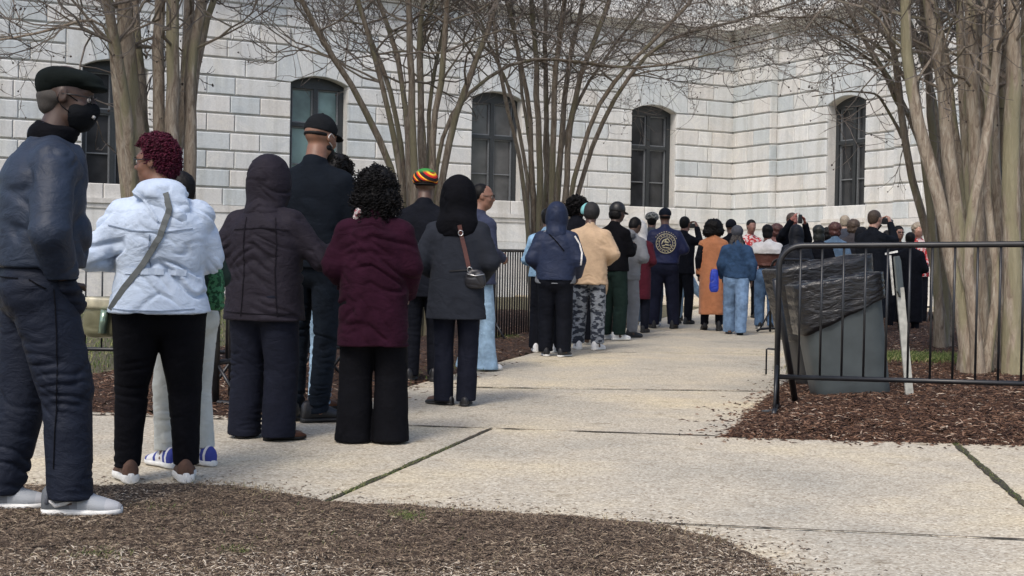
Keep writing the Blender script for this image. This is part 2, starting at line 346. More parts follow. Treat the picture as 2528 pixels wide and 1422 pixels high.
# ------------------------------------------------------------------ people
def rotz(a): return Matrix.Rotation(a, 3, 'Z')
ARMS = {'down': ((.150, -.010, .640), (.158, .030, .490)), 'front': ((.178, -.020, .635), (.070, .125, .600)),
        'pocket': ((.185, -.030, .640), (.135, .085, .525)), 'photo': ((.150, .110, .760), (.055, .170, .900)),
        'chest': ((.175, .010, .650), (.060, .150, .700)), 'phone': ((.165, .030, .640), (.060, .190, .690)),
        'back': ((.170, -.060, .640), (.100, -.080, .560))}
class Person:
    """px, foot_y, head_y in photo pixels give the place on the ground and the height; facing: degrees clockwise from 'away from the camera'"""
    def __init__(s, label, px, foot, top, facing=0, arms='front', res=None, skin_c=(.10, .052, .034), wide=1.0, deep=1.0,
                 head=0, nod=0, feet=None, group='people waiting in the queue', H=None, dz=0, lean=0, bend=0, hips=None, handr=1.0, detail=False, hscale=1.0, leanx=0, Y=None, armr=1.0):
        g = ground(px, foot) if Y is None else None
        if Y is not None:
            g = at(px, top, Y); g.z = gz(g.x, g.y)
            if H is None: H = at(px, top, Y).z - g.z
        g.z += dz; s.Y = g.y; s.H = H or (foot - top) * mpp(g.y); s.res = res or min(.018, max(.0075, g.y * .00085))
        s.root = empty('person', g, -R(facing)); tag(s.root, label, 'person', group)
        s.facing = facing; H = s.H; s.w = wide; s.dp = deep; s.skin_c = skin_c
        s.seed = int(abs(px) * 7 + (foot or 0)) % 97
        la = R(lean)
        def up(x, y, z):                                     # upper body leans forward about the hips
            p = Vector((x, y, z - .52)); p = Matrix.Rotation(-la, 3, 'X') @ p; p = Matrix.Rotation(R(leanx), 3, 'Y') @ p
            return Vector((p.x, p.y, p.z + .52)) * H
        s.up = up
        j = s.j = {}
        j['pelvis'] = Vector((0, 0, .52)) * H; j['waist'] = up(0, 0, .61); j['chest'] = up(0, -.005, .73); j['neck'] = up(0, -.005, .835)
        if isinstance(arms, str): arms = (arms, arms)
        for sd, sx, ar in (('L', -1, arms[0]), ('R', 1, arms[1])):
            e, w_ = ARMS[ar] if isinstance(ar, str) else ar
            j['sh' + sd] = up(sx * .090 * wide ** .5, -.005, .776); j['el' + sd] = up(sx * e[0] * .76 * wide ** .6 if e[0] > 0 else sx * e[0], e[1], e[2]); j['wr' + sd] = up(sx * w_[0] * .88, w_[1], w_[2])
        feet = feet or ((-.062, 0, 8), (.062, 0, 8)); s.feet = feet
        for sd, sx, f in (('L', -1, feet[0]), ('R', 1, feet[1])):
            j['hp' + sd] = Vector((sx * .048 * wide ** .45, 0, .505)) * H
            j['an' + sd] = Vector((f[0], f[1], .045 + (f[3] if len(f) > 3 else 0))) * H
            kf = f[4] if len(f) > 4 else .018
            j['kn' + sd] = (j['hp' + sd] * .46 + j['an' + sd] * .54) + Vector((sx * .004, kf, .018)) * H
        # head frame
        s.hh = .132 * H * hscale; s.hr = rotz(-R(head)) @ Matrix.Rotation(-R(nod), 3, 'X')
        s.hc = up(0, .012, .862) + s.hr @ Vector((0, .02 * H, 0)) + Vector((0, 0, .5 * s.hh))
        s.hc = Vector(s.hc)
        s.garments = {}
        s.body(detail, handr)
    def hp(s, x, y, z): return s.hc + s.hr @ Vector((x, y, z)) * s.hh
    def grid(s, lo, hi, res=None): return Field(np.array(lo) * s.H, np.array(hi) * s.H, res or s.res)
    def fullbox(s):
        P = np.array([list(v) for v in s.j.values()] + [list(s.hc)]) / s.H
        return np.minimum(P.min(0) - .1, (-.2, -.15, .0)), np.maximum(P.max(0) + .1, (.2, .16, 1.0))
    def finish(s, F, name, mat, wr=None, scale=(9, 9, 22), rel=1, ridge=True, parent=None, mask=None, big=.6):
        V, Q = F.mesh()
        if len(V) == 0: return None
        V = relax(V, Q, rel)
        if wr: V = wrinkle(V, Q, wr, scale, s.seed + len(name), ridge, mask(V) if mask else None, big)
        o = mesh_np(name, V, Q, mat, parent or s.root); s.garments[name] = (V, Q); return o
    def body(s, detail, handr):
        H, j, hh = s.H, s.j, s.hh; lo, hi = s.fullbox()
        F = Field(np.array(lo) * H, np.array(hi) * H + np.array((0, 0, .05)), s.res if not detail else .0062)
        w = s.w
        F.cone(j['pelvis'], j['waist'], .070 * H * w ** .4, .066 * H * w ** .4, .02, sq=((0, 1, 0), .72))
        F.cone(j['waist'], j['chest'], .066 * H * w ** .4, .080 * H * w ** .4, .03, sq=((0, 1, 0), .68))
        F.cone(j['chest'], s.up(0, -.005, .775), .080 * H * w ** .4, .055 * H, .03, sq=((0, 1, 0), .66))
        F.cone(s.up(-.06, -.005, .782), s.up(.06, -.005, .782), .024 * H, .024 * H, .03)
        for sd, sx in (('L', -1), ('R', 1)):
            F.cone(j['sh' + sd] - Vector((0, 0, .006 * H)), j['el' + sd], .027 * H, .023 * H, .02); F.cone(j['el' + sd], j['wr' + sd], .023 * H, .015 * H, .01)
            F.cone(j['hp' + sd], j['kn' + sd], .042 * H, .027 * H, .03); F.cone(j['kn' + sd], j['an' + sd], .026 * H, .017 * H, .015)
            # lower leg bulge, foot
            F.cone(j['kn' + sd] * .75 + j['an' + sd] * .25 - Vector((0, .004 * H, 0)), j['kn' + sd] * .45 + j['an' + sd] * .55, .025 * H, .018 * H, .02)
            f = s.feet[0 if sd == 'L' else 1]; d = rotz(-R(f[2] * sx)) @ Vector((0, 1, 0))
            F.cone(j['an' + sd] - Vector((0, 0, .012 * H)), j['an' + sd] + d * .075 * H - Vector((0, 0, .026 * H)), .02 * H, .014 * H, .01)
            # hand: palm, four curled fingers, thumb from the side of the palm
            wv = j['wr' + sd]; fd = (wv - j['el' + sd]).normalized()
            inn = Vector((-sx, .25, 0)); inn = (inn - fd * inn.dot(fd)).normalized()      # palm normal
            ac = fd.cross(inn).normalized()
            if ac.y < 0 and abs(ac.y) > abs(ac.z): ac = -ac
            elif abs(ac.z) >= abs(ac.y) and ac.z < 0: ac = -ac
            q = .0105 * H / 1.0 * handr; pc = wv + fd * .030 * H
            F.cone(wv, wv + fd * .045 * H, .0145 * H, .020 * H, .006, sq=(inn, .55))
            for i in range(4):
                b0 = wv + fd * (.052 + (.004 if i in (1, 2) else 0)) * H + ac * (1.5 - i) * .0112 * H
                L = (.040, .046, .043, .033)[i] * H
                m1 = b0 + (fd * .85 + inn * .45).normalized() * L * .52; m2 = m1 + (fd * .3 + inn * .95).normalized() * L * .48
                F.cone(b0 - fd * .008 * H, m1, .0056 * H, .0052 * H, .002); F.cone(m1, m2, .0052 * H, .0045 * H, .002)
            t0 = wv + fd * .016 * H + ac * .014 * H; t1 = t0 + (fd * .55 + ac * .75 + inn * .3).normalized() * .026 * H
            F.cone(t0, t1, .0075 * H, .006 * H, .004); F.cone(t1, t1 + (fd * .85 + inn * .5).normalized() * .020 * H, .006 * H, .0048 * H, .003)
        # neck + head
        F.cone(j['neck'] - Vector((0, 0, .01 * H)), s.hp(0, -.08, -.30), .036 * H, .034 * H, .02)
        r3 = s.hr.to_3x3() if hasattr(s.hr, 'to_3x3') else s.hr
        def E(c, r, k=.02, op='add'): F.ell(s.hp(*c), np.array(r) * hh, k, op, rot=s.hr)
        E((0, -.07, .12), (.335, .41, .38), .02); E((0, .10, -.12), (.27, .28, .35), .03); E((0, .16, -.36), (.16, .16, .12), .03)
        F.cone(s.hp(-.17, .10, -.30), s.hp(.17, .10, -.30), .09 * hh, .09 * hh, .02)
        F.cone(s.hp(0, .345, .06), s.hp(0, .43, -.10), .030 * hh, .058 * hh, .012); E((-.055, .385, -.125), (.045, .05, .035), .006); E((.055, .385, -.125), (.045, .05, .035), .006)
        F.cone(s.hp(-.16, .315, .115), s.hp(.16, .315, .115), .045 * hh, .045 * hh, .02)
        for sx in (-1, 1):
            E((sx * .13, .385, .03), (.08, .05, .05), .012, 'cut'); E((sx * .13, .325, .025), (.055, .05, .045), .004)
            E((sx * .17, .25, -.12), (.09, .09, .09), .02)
            E((sx * .335, -.03, -.01), (.035, .085, .135), .006); E((sx * .375, -.01, .0), (.025, .045, .08), .004, 'cut')
        E((0, .35, -.215), (.10, .055, .028), .006); E((0, .345, -.268), (.09, .055, .030), .006)
        sk = skin('skin_%03d' % int(s.skin_c[0] * 1000), s.skin_c)
        return s.finish(F, 'body', sk, rel=1)
    def eyes(s):
        for sx in (-1, 1):
            for nm, rr, off, c in (('eye', .050, .332, (.42, .40, .38)),):
                F = Field(s.hp(sx * .13, off, .025) - Vector((.02, .02, .02)), s.hp(sx * .13, off, .025) + Vector((.02, .02, .02)), .0025)
                F.ell(s.hp(sx * .13, off, .025), (rr * s.hh,) * 3, 0); o = s.finish(F, 'eye', plain('eye_white', c, .2, var=0), rel=0)
                F = Field(s.hp(sx * .13, off + .03, .025) - Vector((.015,) * 3), s.hp(sx * .13, off + .03, .025) + Vector((.015,) * 3), .002)
                F.ell(s.hp(sx * .13, off + .03, .025), (.026 * s.hh,) * 3, 0); s.finish(F, 'iris', plain('iris', (.02, .01, .006), .15, var=0), rel=0, parent=o)
    # ---- trousers / legs
    def trousers(s, mat, th=.058, kn=.045, an=.036, end=.035, wr=.006, flare=None, hip=.098, scale=(10, 10, 20), seat=.085, name='trousers', top=.60, gap=0):
        H, j = s.H, s.j; F = s.grid((-.24, -.30, end - .01), (.24, .30, .62)); w = s.w
        F.cone(Vector((-.030 * w, -.008, .498)) * H, Vector((.030 * w, -.008, .498)) * H, (hip - .03) * H * w ** .5, (hip - .03) * H * w ** .5, .03, sq=((0, 1, 0), .92))
        F.cone(Vector((0, 0, .54)) * H, Vector((0, 0, .60)) * H, hip * .64 * H * w ** .5, hip * .52 * H * w ** .5, .03, sq=((0, 1, 0), .8))
        for sd, sx in (('L', -1), ('R', 1)):
            kk, aa = j['kn' + sd], j['an' + sd]; hp_ = Vector((sx * .047 * w ** .5, -.004, .50)) * H
            F.cone(hp_, kk, th * H, kn * H, .012, sq=((0, 1, 0), 1.08))
            bot = aa + (aa - kk).normalized() * .05 * H
            F.cone(kk, bot, kn * H, an * H, .008)
            if flare:
                mid = kk * .55 + aa * .45; F.cone(mid, bot, kn * H, flare * H, .01)
        F.below(end * H + .0, .004)
        F.above(top * H)
        o = s.finish(F, name, mat, wr, scale, mask=lambda V: np.clip(.45 + np.exp(-((V[:, 2] / H - .27) / .09) ** 2) * .6 + np.exp(-((V[:, 2] / H - .07) / .07) ** 2) * 1.0, 0, 1.5))
        return o
    # ---- coats, jackets
    def coat(s, mat, hem=.42, top=.84, w_sh=.118, w_ch=.112, w_wa=.105, w_hip=.112, w_hem=.118, d_ch=.072, d_wa=.072, d_hem=.082, arm=(.044, .036, .030), wr=.006, scale=(9, 9, 14),
             name='jacket', collar=None, cinch=None, e=2.3, lobes=None, back=0, k=.03, mask=None, elb=1.06, wob=.006, slope=.785, cyo=0, cuff=0, res=None):
        H, j, w, dp = s.H, s.j, s.w, s.dp; lo, hi = s.fullbox(); lo = np.array(lo); hi = np.array(hi); lo[2] = hem - .03; hi[2] = max(.95, j['wrL'].z / H + .05, j['wrR'].z / H + .05)
        F = Field(lo * H, hi * H, res or s.res)
        def row(z, hw, hd, dy=0):
            p = s.up(0, dy, z) / H if z > .52 else Vector((0, dy, z)); return (p.z * H, hw * w * H, hd * dp * H, p.x * H, (p.y + cyo) * H)
        rows = [row(hem, w_hem, d_hem), row(.49, w_hip, (d_hem + d_wa) / 2), row(.61, w_wa, d_wa), row(.70, w_ch, d_ch, -back), row(.750, w_ch * .96, d_ch * .98, -back), row(slope, w_ch * .76, d_ch * .88, -back * .6), row(slope + .02, w_ch * .55, d_ch * .76), row(slope + .038, w_ch * .40, d_ch * .62)]
        if hem > .48: rows = [rows[0]] + rows[2:]
        if cinch: rows = [r for r in rows if abs(r[0] / H - cinch[0]) > .03] + [row(cinch[0], cinch[1], cinch[2])]
        F.loft(rows, .02, e=e, lobes=lobes)
        for sd, sx in (('L', -1), ('R', 1)):
            sh, el, wv = j['sh' + sd], j['el' + sd], j['wr' + sd]; arm_ = [a * .90 for a in arm]
            F.cone(s.up(sx * .034, -.004, .818), sh - Vector((0, 0, .002 * H)), .026 * H, .038 * H, k, sq=((0, 1, 0), 1.15))
            F.cone(sh - Vector((0, 0, .006 * H)), el, arm_[0] * H, arm_[1] * H * elb, k)
            F.cone(el, wv + (wv - el).normalized() * cuff * H, arm_[1] * H * elb, arm_[2] * H, .012, flat=True)
        F.cone(s.up(0, -.01, .80), s.up(0, .0, .835), .050 * H, .042 * H, .02)
        if collar:
            F.cone(s.up(0, -.006, .83), s.up(0, .004, .83 + collar[0]), collar[1] * H, collar[1] * H * .96, .008, flat=True)
        return s.finish(F, name, mat, wr, scale, mask=mask)
    # ---- headwear & hair
    def hairblob(s, mat, parts, name='hair', amp=.012, sc=45, res=None, cutface=True, ridge=False):
        hh = s.hh; r = res or max(.006, s.res * .8); F = Field(s.hc - Vector((1.6, 1.6, 2.6)) * hh, s.hc + Vector((1.6, 1.6, 1.3)) * hh, r)
        for c, rad in parts: F.ell(s.hp(*c), np.array(rad) * hh, .02, rot=s.hr)
        if cutface: F.ell(s.hp(0, .48, -.20), np.array((.27, .32, .42)) * hh, .01, 'cut', rot=s.hr)
        V, Q = F.mesh()
        if len(V) == 0: return
        n = vnormals(V, Q); a = perlin(V * sc) + .5 * perlin(V * sc * 2.1)
        if ridge: a = .5 - np.abs(a) * 1.6
        V = V + n * (a * amp)[:, None]; o = mesh_np(name, V, Q, mat, s.root); s.garments[name] = (V, Q); return o
    def shorthair(s, mat, amp=.004): return s.hairblob(mat, [((0, -.10, .14), (.36, .43, .39)), ((0, -.22, -.08), (.30, .28, .3))], amp=amp, sc=70)
    def hood(s, mat, big=1.0, point=0, drape=.10, name='hood', openf=True, wr=.004, dz=0):
        hh, H = s.hh, s.H; F = Field(s.hc - Vector((.22, .22, .30)), s.hc + Vector((.22, .22, .22)), s.res)
        F.ell(s.hp(0, -.12, .10 + dz), np.array((.47, .53, .52)) * hh * big, .02, rot=s.hr)
        F.ell(s.hp(0, -.10, -.25), np.array((.46, .50, .45)) * hh * big, .05, rot=s.hr)
        if point: F.cone(s.hp(0, -.15, .35), s.hp(0, -.30, .35 + point), .25 * hh, .1 * hh, .06)
        F.cone(s.hp(0, -.10, -.4), s.up(0, -.015, .80), .44 * hh * big, .055 * H + drape * .2 * H, .05, sq=((0, 1, 0), .85))
        if openf:
            F.ell(s.hp(0, .62, -.05), np.array((.32, .50, .48)) * hh, .015, 'cut', rot=s.hr)
        return s.finish(F, name, mat, wr, (14, 14, 14), big=1.0)
    def dome(s, mat, r=(.375, .45, .33), c=(0, -.05, .20), cut=.08, brim=None, name='cap', button=False, tilt=0, amp=0, res=None):
        hh = s.hh; rs = res or max(.005, s.res * .7); F = Field(s.hc - Vector((1, 1.3, .9)) * hh, s.hc + Vector((1, 1.3, 1.1)) * hh, rs)
        F.ell(s.hp(*c), np.array(r) * hh, .01, rot=s.hr)
        # cut below a plane
        sl, g = F.sub(F.lo, F.lo + F.h * F.n); X, Y, Z = g; o = s.hp(0, 0, cut); nz = s.hr @ Matrix.Rotation(R(tilt), 3, 'X') @ Vector((0, 0, 1))
        F.F = np.maximum(F.F, -((X - o.x) * nz.x + (Y - o.y) * nz.y + (Z - o.z) * nz.z).astype(np.float32))
        ob = s.finish(F, name, mat, amp or None, (30, 30, 30), rel=1)
        if brim:                                             # (width, length, drop)
            bw, bl, bd = brim; G = Field(s.hc - Vector((1.4,) * 3) * hh, s.hc + Vector((1.4,) * 3) * hh, rs)
            G.ell(s.hp(0, .28 + bl * .35, cut + .03 - bd * .5), np.array((bw, bl * .75, .035 + rs * .25 / hh)) * hh, .004, rot=s.hr @ Matrix.Rotation(-R(12 + bd * 40), 3, 'X'))
            s.finish(G, 'brim', mat, rel=1, parent=ob)
        if button:
            G = Field(s.hp(0, c[1], c[2] + r[2]) - Vector((.02,) * 3), s.hp(0, c[1], c[2] + r[2]) + Vector((.02,) * 3), .004)
            G.ell(s.hp(0, c[1], c[2] + r[2]), (.011, .011, .007), 0); s.finish(G, 'cap_button', mat, rel=0, parent=ob)
        return ob
    # ---- shoes
    def shoes(s, upper, sole, L=.155, W=.054, hgt=.052, sole_h=.022, pointed=0, heel=0, which=(0, 1), label=None, name='shoe'):
        out = []
        for i, (sd, sx) in enumerate((('L', -1), ('R', 1))):
            if i not in which: continue
            f = s.feet[i]; L_, W_ = L * s.H, W * s.H; an = s.j['an' + sd]; rz = rotz(-R(f[2] * sx)); pit = f[5] if len(f) > 5 else 0
            org = Vector((an.x, an.y, an.z - .045 * s.H)); rm = rz @ Matrix.Rotation(R(-pit), 3, 'X')
            def P(x, y, z): return org + rm @ Vector((x, y, z))
            def sect(ts, prof, zf0, zf1, nn=18, wid=1.0):
                V = []; Q = []
                for t in ts:
                    y = -.055 * s.H * L / .155 + t * L_; base = min(math.sqrt(max(0, 1 - (1 - min(1, (t + .003) / .13)) ** 2)), math.sqrt(max(0, 1 - (1 - min(1, (1.004 - t) / .26)) ** 2)) ** .9)
                    hw = W_ * .5 * base * (0.84 + .30 * math.exp(-((t - .70) / .22) ** 2)) * wid * (1 - pointed * max(0, t - .6))
                    xo = sx * -.006 * s.H * math.sin(math.pi * t)
                    z0, z1 = zf0(t), zf1(t)
                    for k in range(nn):
                        a = 2 * math.pi * k / nn; ca, sa = math.cos(a), math.sin(a); ee = .7
                        xx = hw * math.copysign(abs(ca) ** prof, ca); zz = (z0 + z1) / 2 + (z1 - z0) / 2 * math.copysign(abs(sa) ** ee, sa)
                        if zf1 is uph and sa > 0: xx *= 1 - .45 * sa * min(1, (z1 - z0) / (.05 * s.H))
                        V.append(P(xo + xx, y, zz))
                m = len(ts); Q = [(a * nn + k, a * nn + (k + 1) % nn, (a + 1) * nn + (k + 1) % nn, (a + 1) * nn + k) for a in range(m - 1) for k in range(nn)]
                V += [sum((V[k] for k in range(nn)), Vector()) / nn, sum((V[(m - 1) * nn + k] for k in range(nn)), Vector()) / nn]
                T = [(m * nn, (k + 1) % nn, k) for k in range(nn)] + [(m * nn + 1, (m - 1) * nn + k, (m - 1) * nn + (k + 1) % nn) for k in range(nn)]
                return V, Q, T
            sh = sole_h * s.H
            def uph(t):
                hgt_ = hgt * s.H; p = np.interp(t, [0, .06, .32, .45, .62, .8, .93, 1], [.72, 1.0, 1.12, .95, .62, .44, .33, .18]); return sh * .7 + hgt_ * p
            ts = [0, .02, .05, .1, .18, .26, .34, .42, .5, .58, .66, .74, .82, .89, .94, .975, 1]
            V, Q, T = sect([.012] + ts[1:-1] + [.99], .75, lambda t: sh * .35, uph, wid=.95)
            nt_ = np.repeat([.012] + ts[1:-1] + [.99], 18); o = mesh_np(name, [list(v) for v in V], [np.array(Q), np.array(T)], upper, s.root, True, np.r_[nt_, 0, 1])
            if label: o['label'] = label
            V, Q, T = sect(ts, .55, lambda t: .002 + (.25 * sh * max(0, (t - .78) / .22) ** 2), lambda t: sh * (1 + heel * (1 - t)) + .1 * sh * max(0, (t - .8) / .2), wid=1.04)
            so = mesh_np('sole', [list(v) for v in V], [np.array(Q), np.array(T)], sole, o)
            out.append((o, P))
        return out
    def bvh(s, *names):
        names = names or [n for n in s.garments if n in ('jacket', 'coat', 'hood', 'sweater')]
        V = []; Q = []; n = 0
        for nm in names: v, q = s.garments[nm]; V += [tuple(a) for a in v]; Q += [tuple(int(b) + n for b in a) for a in q]; n += len(v)
        return BVHTree.FromPolygons(V, Q)
    def stick(s, tree, p, d, off=.004):
        """cast from outside onto the clothing: p point, d direction of travel"""
        d = Vector(d).normalized(); h = tree.ray_cast(Vector(p) - d * 1.0, d)
        return (h[0] - d * off, h[1]) if h[0] is not None else (None, None)
    def strap(s, pts, d, width, mat, name='strap', thick=.005, tree=None, parent=None, sub=6):
        """pts in (x, z) as fractions of H seen along direction d (unit, local)"""
        tree = tree or s.bvh(); d = Vector(d).normalized(); side = Vector((0, 0, 1)).cross(d).normalized(); L = []
        P = []
        for a, b in zip(pts[:-1], pts[1:]):
            for i in range(sub): t = i / sub; P.append((a[0] * (1 - t) + b[0] * t, a[1] * (1 - t) + b[1] * t))
        P.append(pts[-1])
        for u, z in P:
            q, n = s.stick(tree, side * u * s.H * -1 + Vector((0, 0, z * s.H)), d, .003)
            if q is not None: L.append((q, n))
        if len(L) < 3: return None
        V = []; m = len(L)
        for i in range(m):
            t = (L[min(i + 1, m - 1)][0] - L[max(i - 1, 0)][0]).normalized(); n = -d; w = t.cross(n).normalized() * width / 2; p = L[i][0]
            V += [p + w, p - w, p - w + n * thick, p + w + n * thick]
        Q = [(i * 4 + k, i * 4 + (k + 1) % 4, (i + 1) * 4 + (k + 1) % 4, (i + 1) * 4 + k) for i in range(m - 1) for k in range(4)] + [(0, 1, 2, 3), (m * 4 - 1, m * 4 - 2, m * 4 - 3, m * 4 - 4)]
        return mesh_np(name, [list(v) for v in V], np.array(Q), mat, parent or s.root, smooth=False)
# ================================================================== MATERIALS of the place
def mat_stone():
    m, nt, b = newmat('marble_blocks'); L = nt.links
    at_ = N(nt, 'ShaderNodeAttribute', attribute_name='tint'); tc = N(nt, 'ShaderNodeTexCoord')
    r1 = ramp(nt, [(0, (.47, .51, .525)), (.2, (.55, .58, .585)), (.42, (.645, .64, .62)), (.6, (.61, .595, .565)), (.8, (.58, .595, .59)), (1, (.70, .70, .68))])
    L.new(at_.outputs['Fac'], r1.inputs[0])
    n1 = N(nt, 'ShaderNodeTexNoise', Scale=.9, Detail=8.0, Roughness=.7, Distortion=1.8); L.new(tc.outputs['Object'], n1.inputs['Vector'])
    r2 = ramp(nt, [(.38, (.84, .86, .88)), (.5, (1, 1, 1)), (.56, (.90, .90, .90)), (.6, (1.04, 1.03, 1.0))]); L.new(n1.outputs[0], r2.inputs[0])
    mx = N(nt, 'ShaderNodeMix', data_type='RGBA', blend_type='MULTIPLY'); mx.inputs[0].default_value = .8
    L.new(r1.outputs[0], mx.inputs[6]); L.new(r2.outputs[0], mx.inputs[7])
    n2 = N(nt, 'ShaderNodeTexNoise', Scale=26.0, Detail=4.0); L.new(tc.outputs['Object'], n2.inputs['Vector'])
    r3 = ramp(nt, [(.3, (.86, .86, .86)), (.7, (1.08, 1.08, 1.08))]); L.new(n2.outputs[0], r3.inputs[0])
    m2 = N(nt, 'ShaderNodeMix', data_type='RGBA', blend_type='MULTIPLY'); m2.inputs[0].default_value = .6
    L.new(mx.outputs[2], m2.inputs[6]); L.new(r3.outputs[0], m2.inputs[7])
    # vertical rain staining
    mp = N(nt, 'ShaderNodeMapping'); mp.inputs['Scale'].default_value = (3.5, 3.5, .25); L.new(tc.outputs['Object'], mp.inputs[0])
    n4 = N(nt, 'ShaderNodeTexNoise', Scale=1.0, Detail=5.0, Roughness=.6); L.new(mp.outputs[0], n4.inputs['Vector'])
    r4 = ramp(nt, [(.36, (.74, .73, .70)), (.52, (1, 1, 1))]); L.new(n4.outputs[0], r4.inputs[0])
    m3 = N(nt, 'ShaderNodeMix', data_type='RGBA', blend_type='MULTIPLY'); m3.inputs[0].default_value = .55
    L.new(m2.outputs[2], m3.inputs[6]); L.new(r4.outputs[0], m3.inputs[7]); L.new(m3.outputs[2], b.inputs['Base Color'])
    b.inputs['Roughness'].default_value = .72; bump(nt, b, n2.outputs[0], .25, .01); return m
def mat_concrete():
    m, nt, b = newmat('exposed_aggregate'); L = nt.links; tc = N(nt, 'ShaderNodeTexCoord')
    v = N(nt, 'ShaderNodeTexVoronoi', Scale=95.0); L.new(tc.outputs['Object'], v.inputs['Vector'])
    rp = ramp(nt, [(0, (.29, .235, .165)), (.25, (.42, .37, .285)), (.6, (.50, .445, .345)), (.85, (.57, .515, .405)), (1, (.70, .65, .53))]); sp = N(nt, 'ShaderNodeSeparateColor')
    L.new(v.outputs['Color'], sp.inputs[0]); L.new(sp.outputs[0], rp.inputs[0])
    n1 = N(nt, 'ShaderNodeTexNoise', Scale=.55, Detail=7.0, Roughness=.6); L.new(tc.outputs['Object'], n1.inputs['Vector'])
    r1 = ramp(nt, [(.34, (.74, .77, .82)), (.5, (.97, .97, .98)), (.66, (1.18, 1.13, 1.0))]); L.new(n1.outputs[0], r1.inputs[0])
    mx = N(nt, 'ShaderNodeMix', data_type='RGBA', blend_type='MULTIPLY'); mx.inputs[0].default_value = 1
    L.new(rp.outputs[0], mx.inputs[6]); L.new(r1.outputs[0], mx.inputs[7])
    n3 = N(nt, 'ShaderNodeTexNoise', Scale=7.0, Detail=6.0); L.new(tc.outputs['Object'], n3.inputs['Vector'])
    r3 = ramp(nt, [(.27, (.60, .57, .52)), (.40, (1, 1, 1))]); L.new(n3.outputs[0], r3.inputs[0])
    m2 = N(nt, 'ShaderNodeMix', data_type='RGBA', blend_type='MULTIPLY'); m2.inputs[0].default_value = .8
    L.new(mx.outputs[2], m2.inputs[6]); L.new(r3.outputs[0], m2.inputs[7])
    # soil trodden onto the slab beside the bed, hairline cracks
    L.new(m2.outputs[2], b.inputs['Base Color']); b.inputs['Roughness'].default_value = .85
    bump(nt, b, v.outputs['Distance'], .35, .003); return m
def mat_soil(name, lo, mid, hi, sc=26.0):
    m, nt, b = newmat(name); L = nt.links; tc = N(nt, 'ShaderNodeTexCoord')
    n = N(nt, 'ShaderNodeTexNoise', Scale=sc, Detail=8.0, Roughness=.75); L.new(tc.outputs['Object'], n.inputs['Vector'])
    rp = ramp(nt, [(.3, lo), (.5, mid), (.72, hi)]); L.new(n.outputs[0], rp.inputs[0]); L.new(rp.outputs[0], b.inputs['Base Color'])
    b.inputs['Roughness'].default_value = .95; bump(nt, b, n.outputs[0], 1.0, .04); return m
def mat_tint(name, stops, rough=.8, spec=.3):
    m, nt, b = newmat(name); L = nt.links; a = N(nt, 'ShaderNodeAttribute', attribute_name='tint'); rp = ramp(nt, stops)
    L.new(a.outputs['Fac'], rp.inputs[0]); L.new(rp.outputs[0], b.inputs['Base Color']); b.inputs['Roughness'].default_value = rough
    b.inputs['Specular IOR Level'].default_value = spec; return m
def mat_bark(nm='smooth_mottled_bark', k=1.0):
    m, nt, b = newmat(nm); L = nt.links; tc = N(nt, 'ShaderNodeTexCoord'); at_ = N(nt, 'ShaderNodeAttribute', attribute_name='tint')
    mp = N(nt, 'ShaderNodeMapping'); mp.inputs['Scale'].default_value = (24, 24, 4.5); L.new(tc.outputs['Object'], mp.inputs[0])
    n = N(nt, 'ShaderNodeTexNoise', Scale=1.0, Detail=8.0, Roughness=.68, Distortion=1.1); L.new(mp.outputs[0], n.inputs['Vector'])
    rp = ramp(nt, [(p_, tuple(q_ * k for q_ in c_)) for p_, c_ in [(.28, (.10, .07, .052)), (.42, (.23, .18, .135)), (.54, (.34, .285, .22)), (.66, (.44, .385, .31)), (.8, (.56, .51, .44))]]); L.new(n.outputs[0], rp.inputs[0])
    mp2 = N(nt, 'ShaderNodeMapping'); mp2.inputs['Scale'].default_value = (5, 5, .8); L.new(tc.outputs['Object'], mp2.inputs[0])
    n2 = N(nt, 'ShaderNodeTexNoise', Scale=1.0, Detail=3.0); L.new(mp2.outputs[0], n2.inputs['Vector'])
    r2 = ramp(nt, [(.52, (0, 0, 0)), (.58, (.8, .8, .8))]); L.new(n2.outputs[0], r2.inputs[0])
    mx = N(nt, 'ShaderNodeMix', data_type='RGBA'); L.new(r2.outputs[0], mx.inputs[0]); L.new(rp.outputs[0], mx.inputs[6]); mx.inputs[7].default_value = (.25 * k, .23 * k, .14 * k, 1)
    # young twigs are greyer and darker
    r3 = ramp(nt, [(0, (0, 0, 0)), (1, (1, 1, 1))]); L.new(at_.outputs['Fac'], r3.inputs[0])
    m3 = N(nt, 'ShaderNodeMix', data_type='RGBA'); L.new(r3.outputs[0], m3.inputs[0]); L.new(mx.outputs[2], m3.inputs[6]); m3.inputs[7].default_value = (.15, .13, .115, 1)
    L.new(m3.outputs[2], b.inputs['Base Color']); b.inputs['Roughness'].default_value = .75; b.inputs['Specular IOR Level'].default_value = .3
    bump(nt, b, n.outputs[0], .8, .025); return m
def mat_glass(name, base, rough=.06, spec=.5):
    m, nt, b = newmat(name); L = nt.links; tc = N(nt, 'ShaderNodeTexCoord')
    n = N(nt, 'ShaderNodeTexNoise', Scale=1.6, Detail=3.0); L.new(tc.outputs['Object'], n.inputs['Vector'])
    rp = ramp(nt, [(.35, tuple(c * .6 for c in base)), (.65, tuple(c * 1.4 for c in base))]); L.new(n.outputs[0], rp.inputs[0]); L.new(rp.outputs[0], b.inputs['Base Color'])
    b.inputs['Roughness'].default_value = rough; b.inputs['Specular IOR Level'].default_value = spec; return m
STONE, CONC, BARK, BARKD = mat_stone(), mat_concrete(), mat_bark(), mat_bark('darker_mottled_bark', .62)
FRAME = plain('window_paint', (.022, .026, .029), .45, var=.15)
FRAME2 = plain('window_bead', (.15, .16, .17), .5)
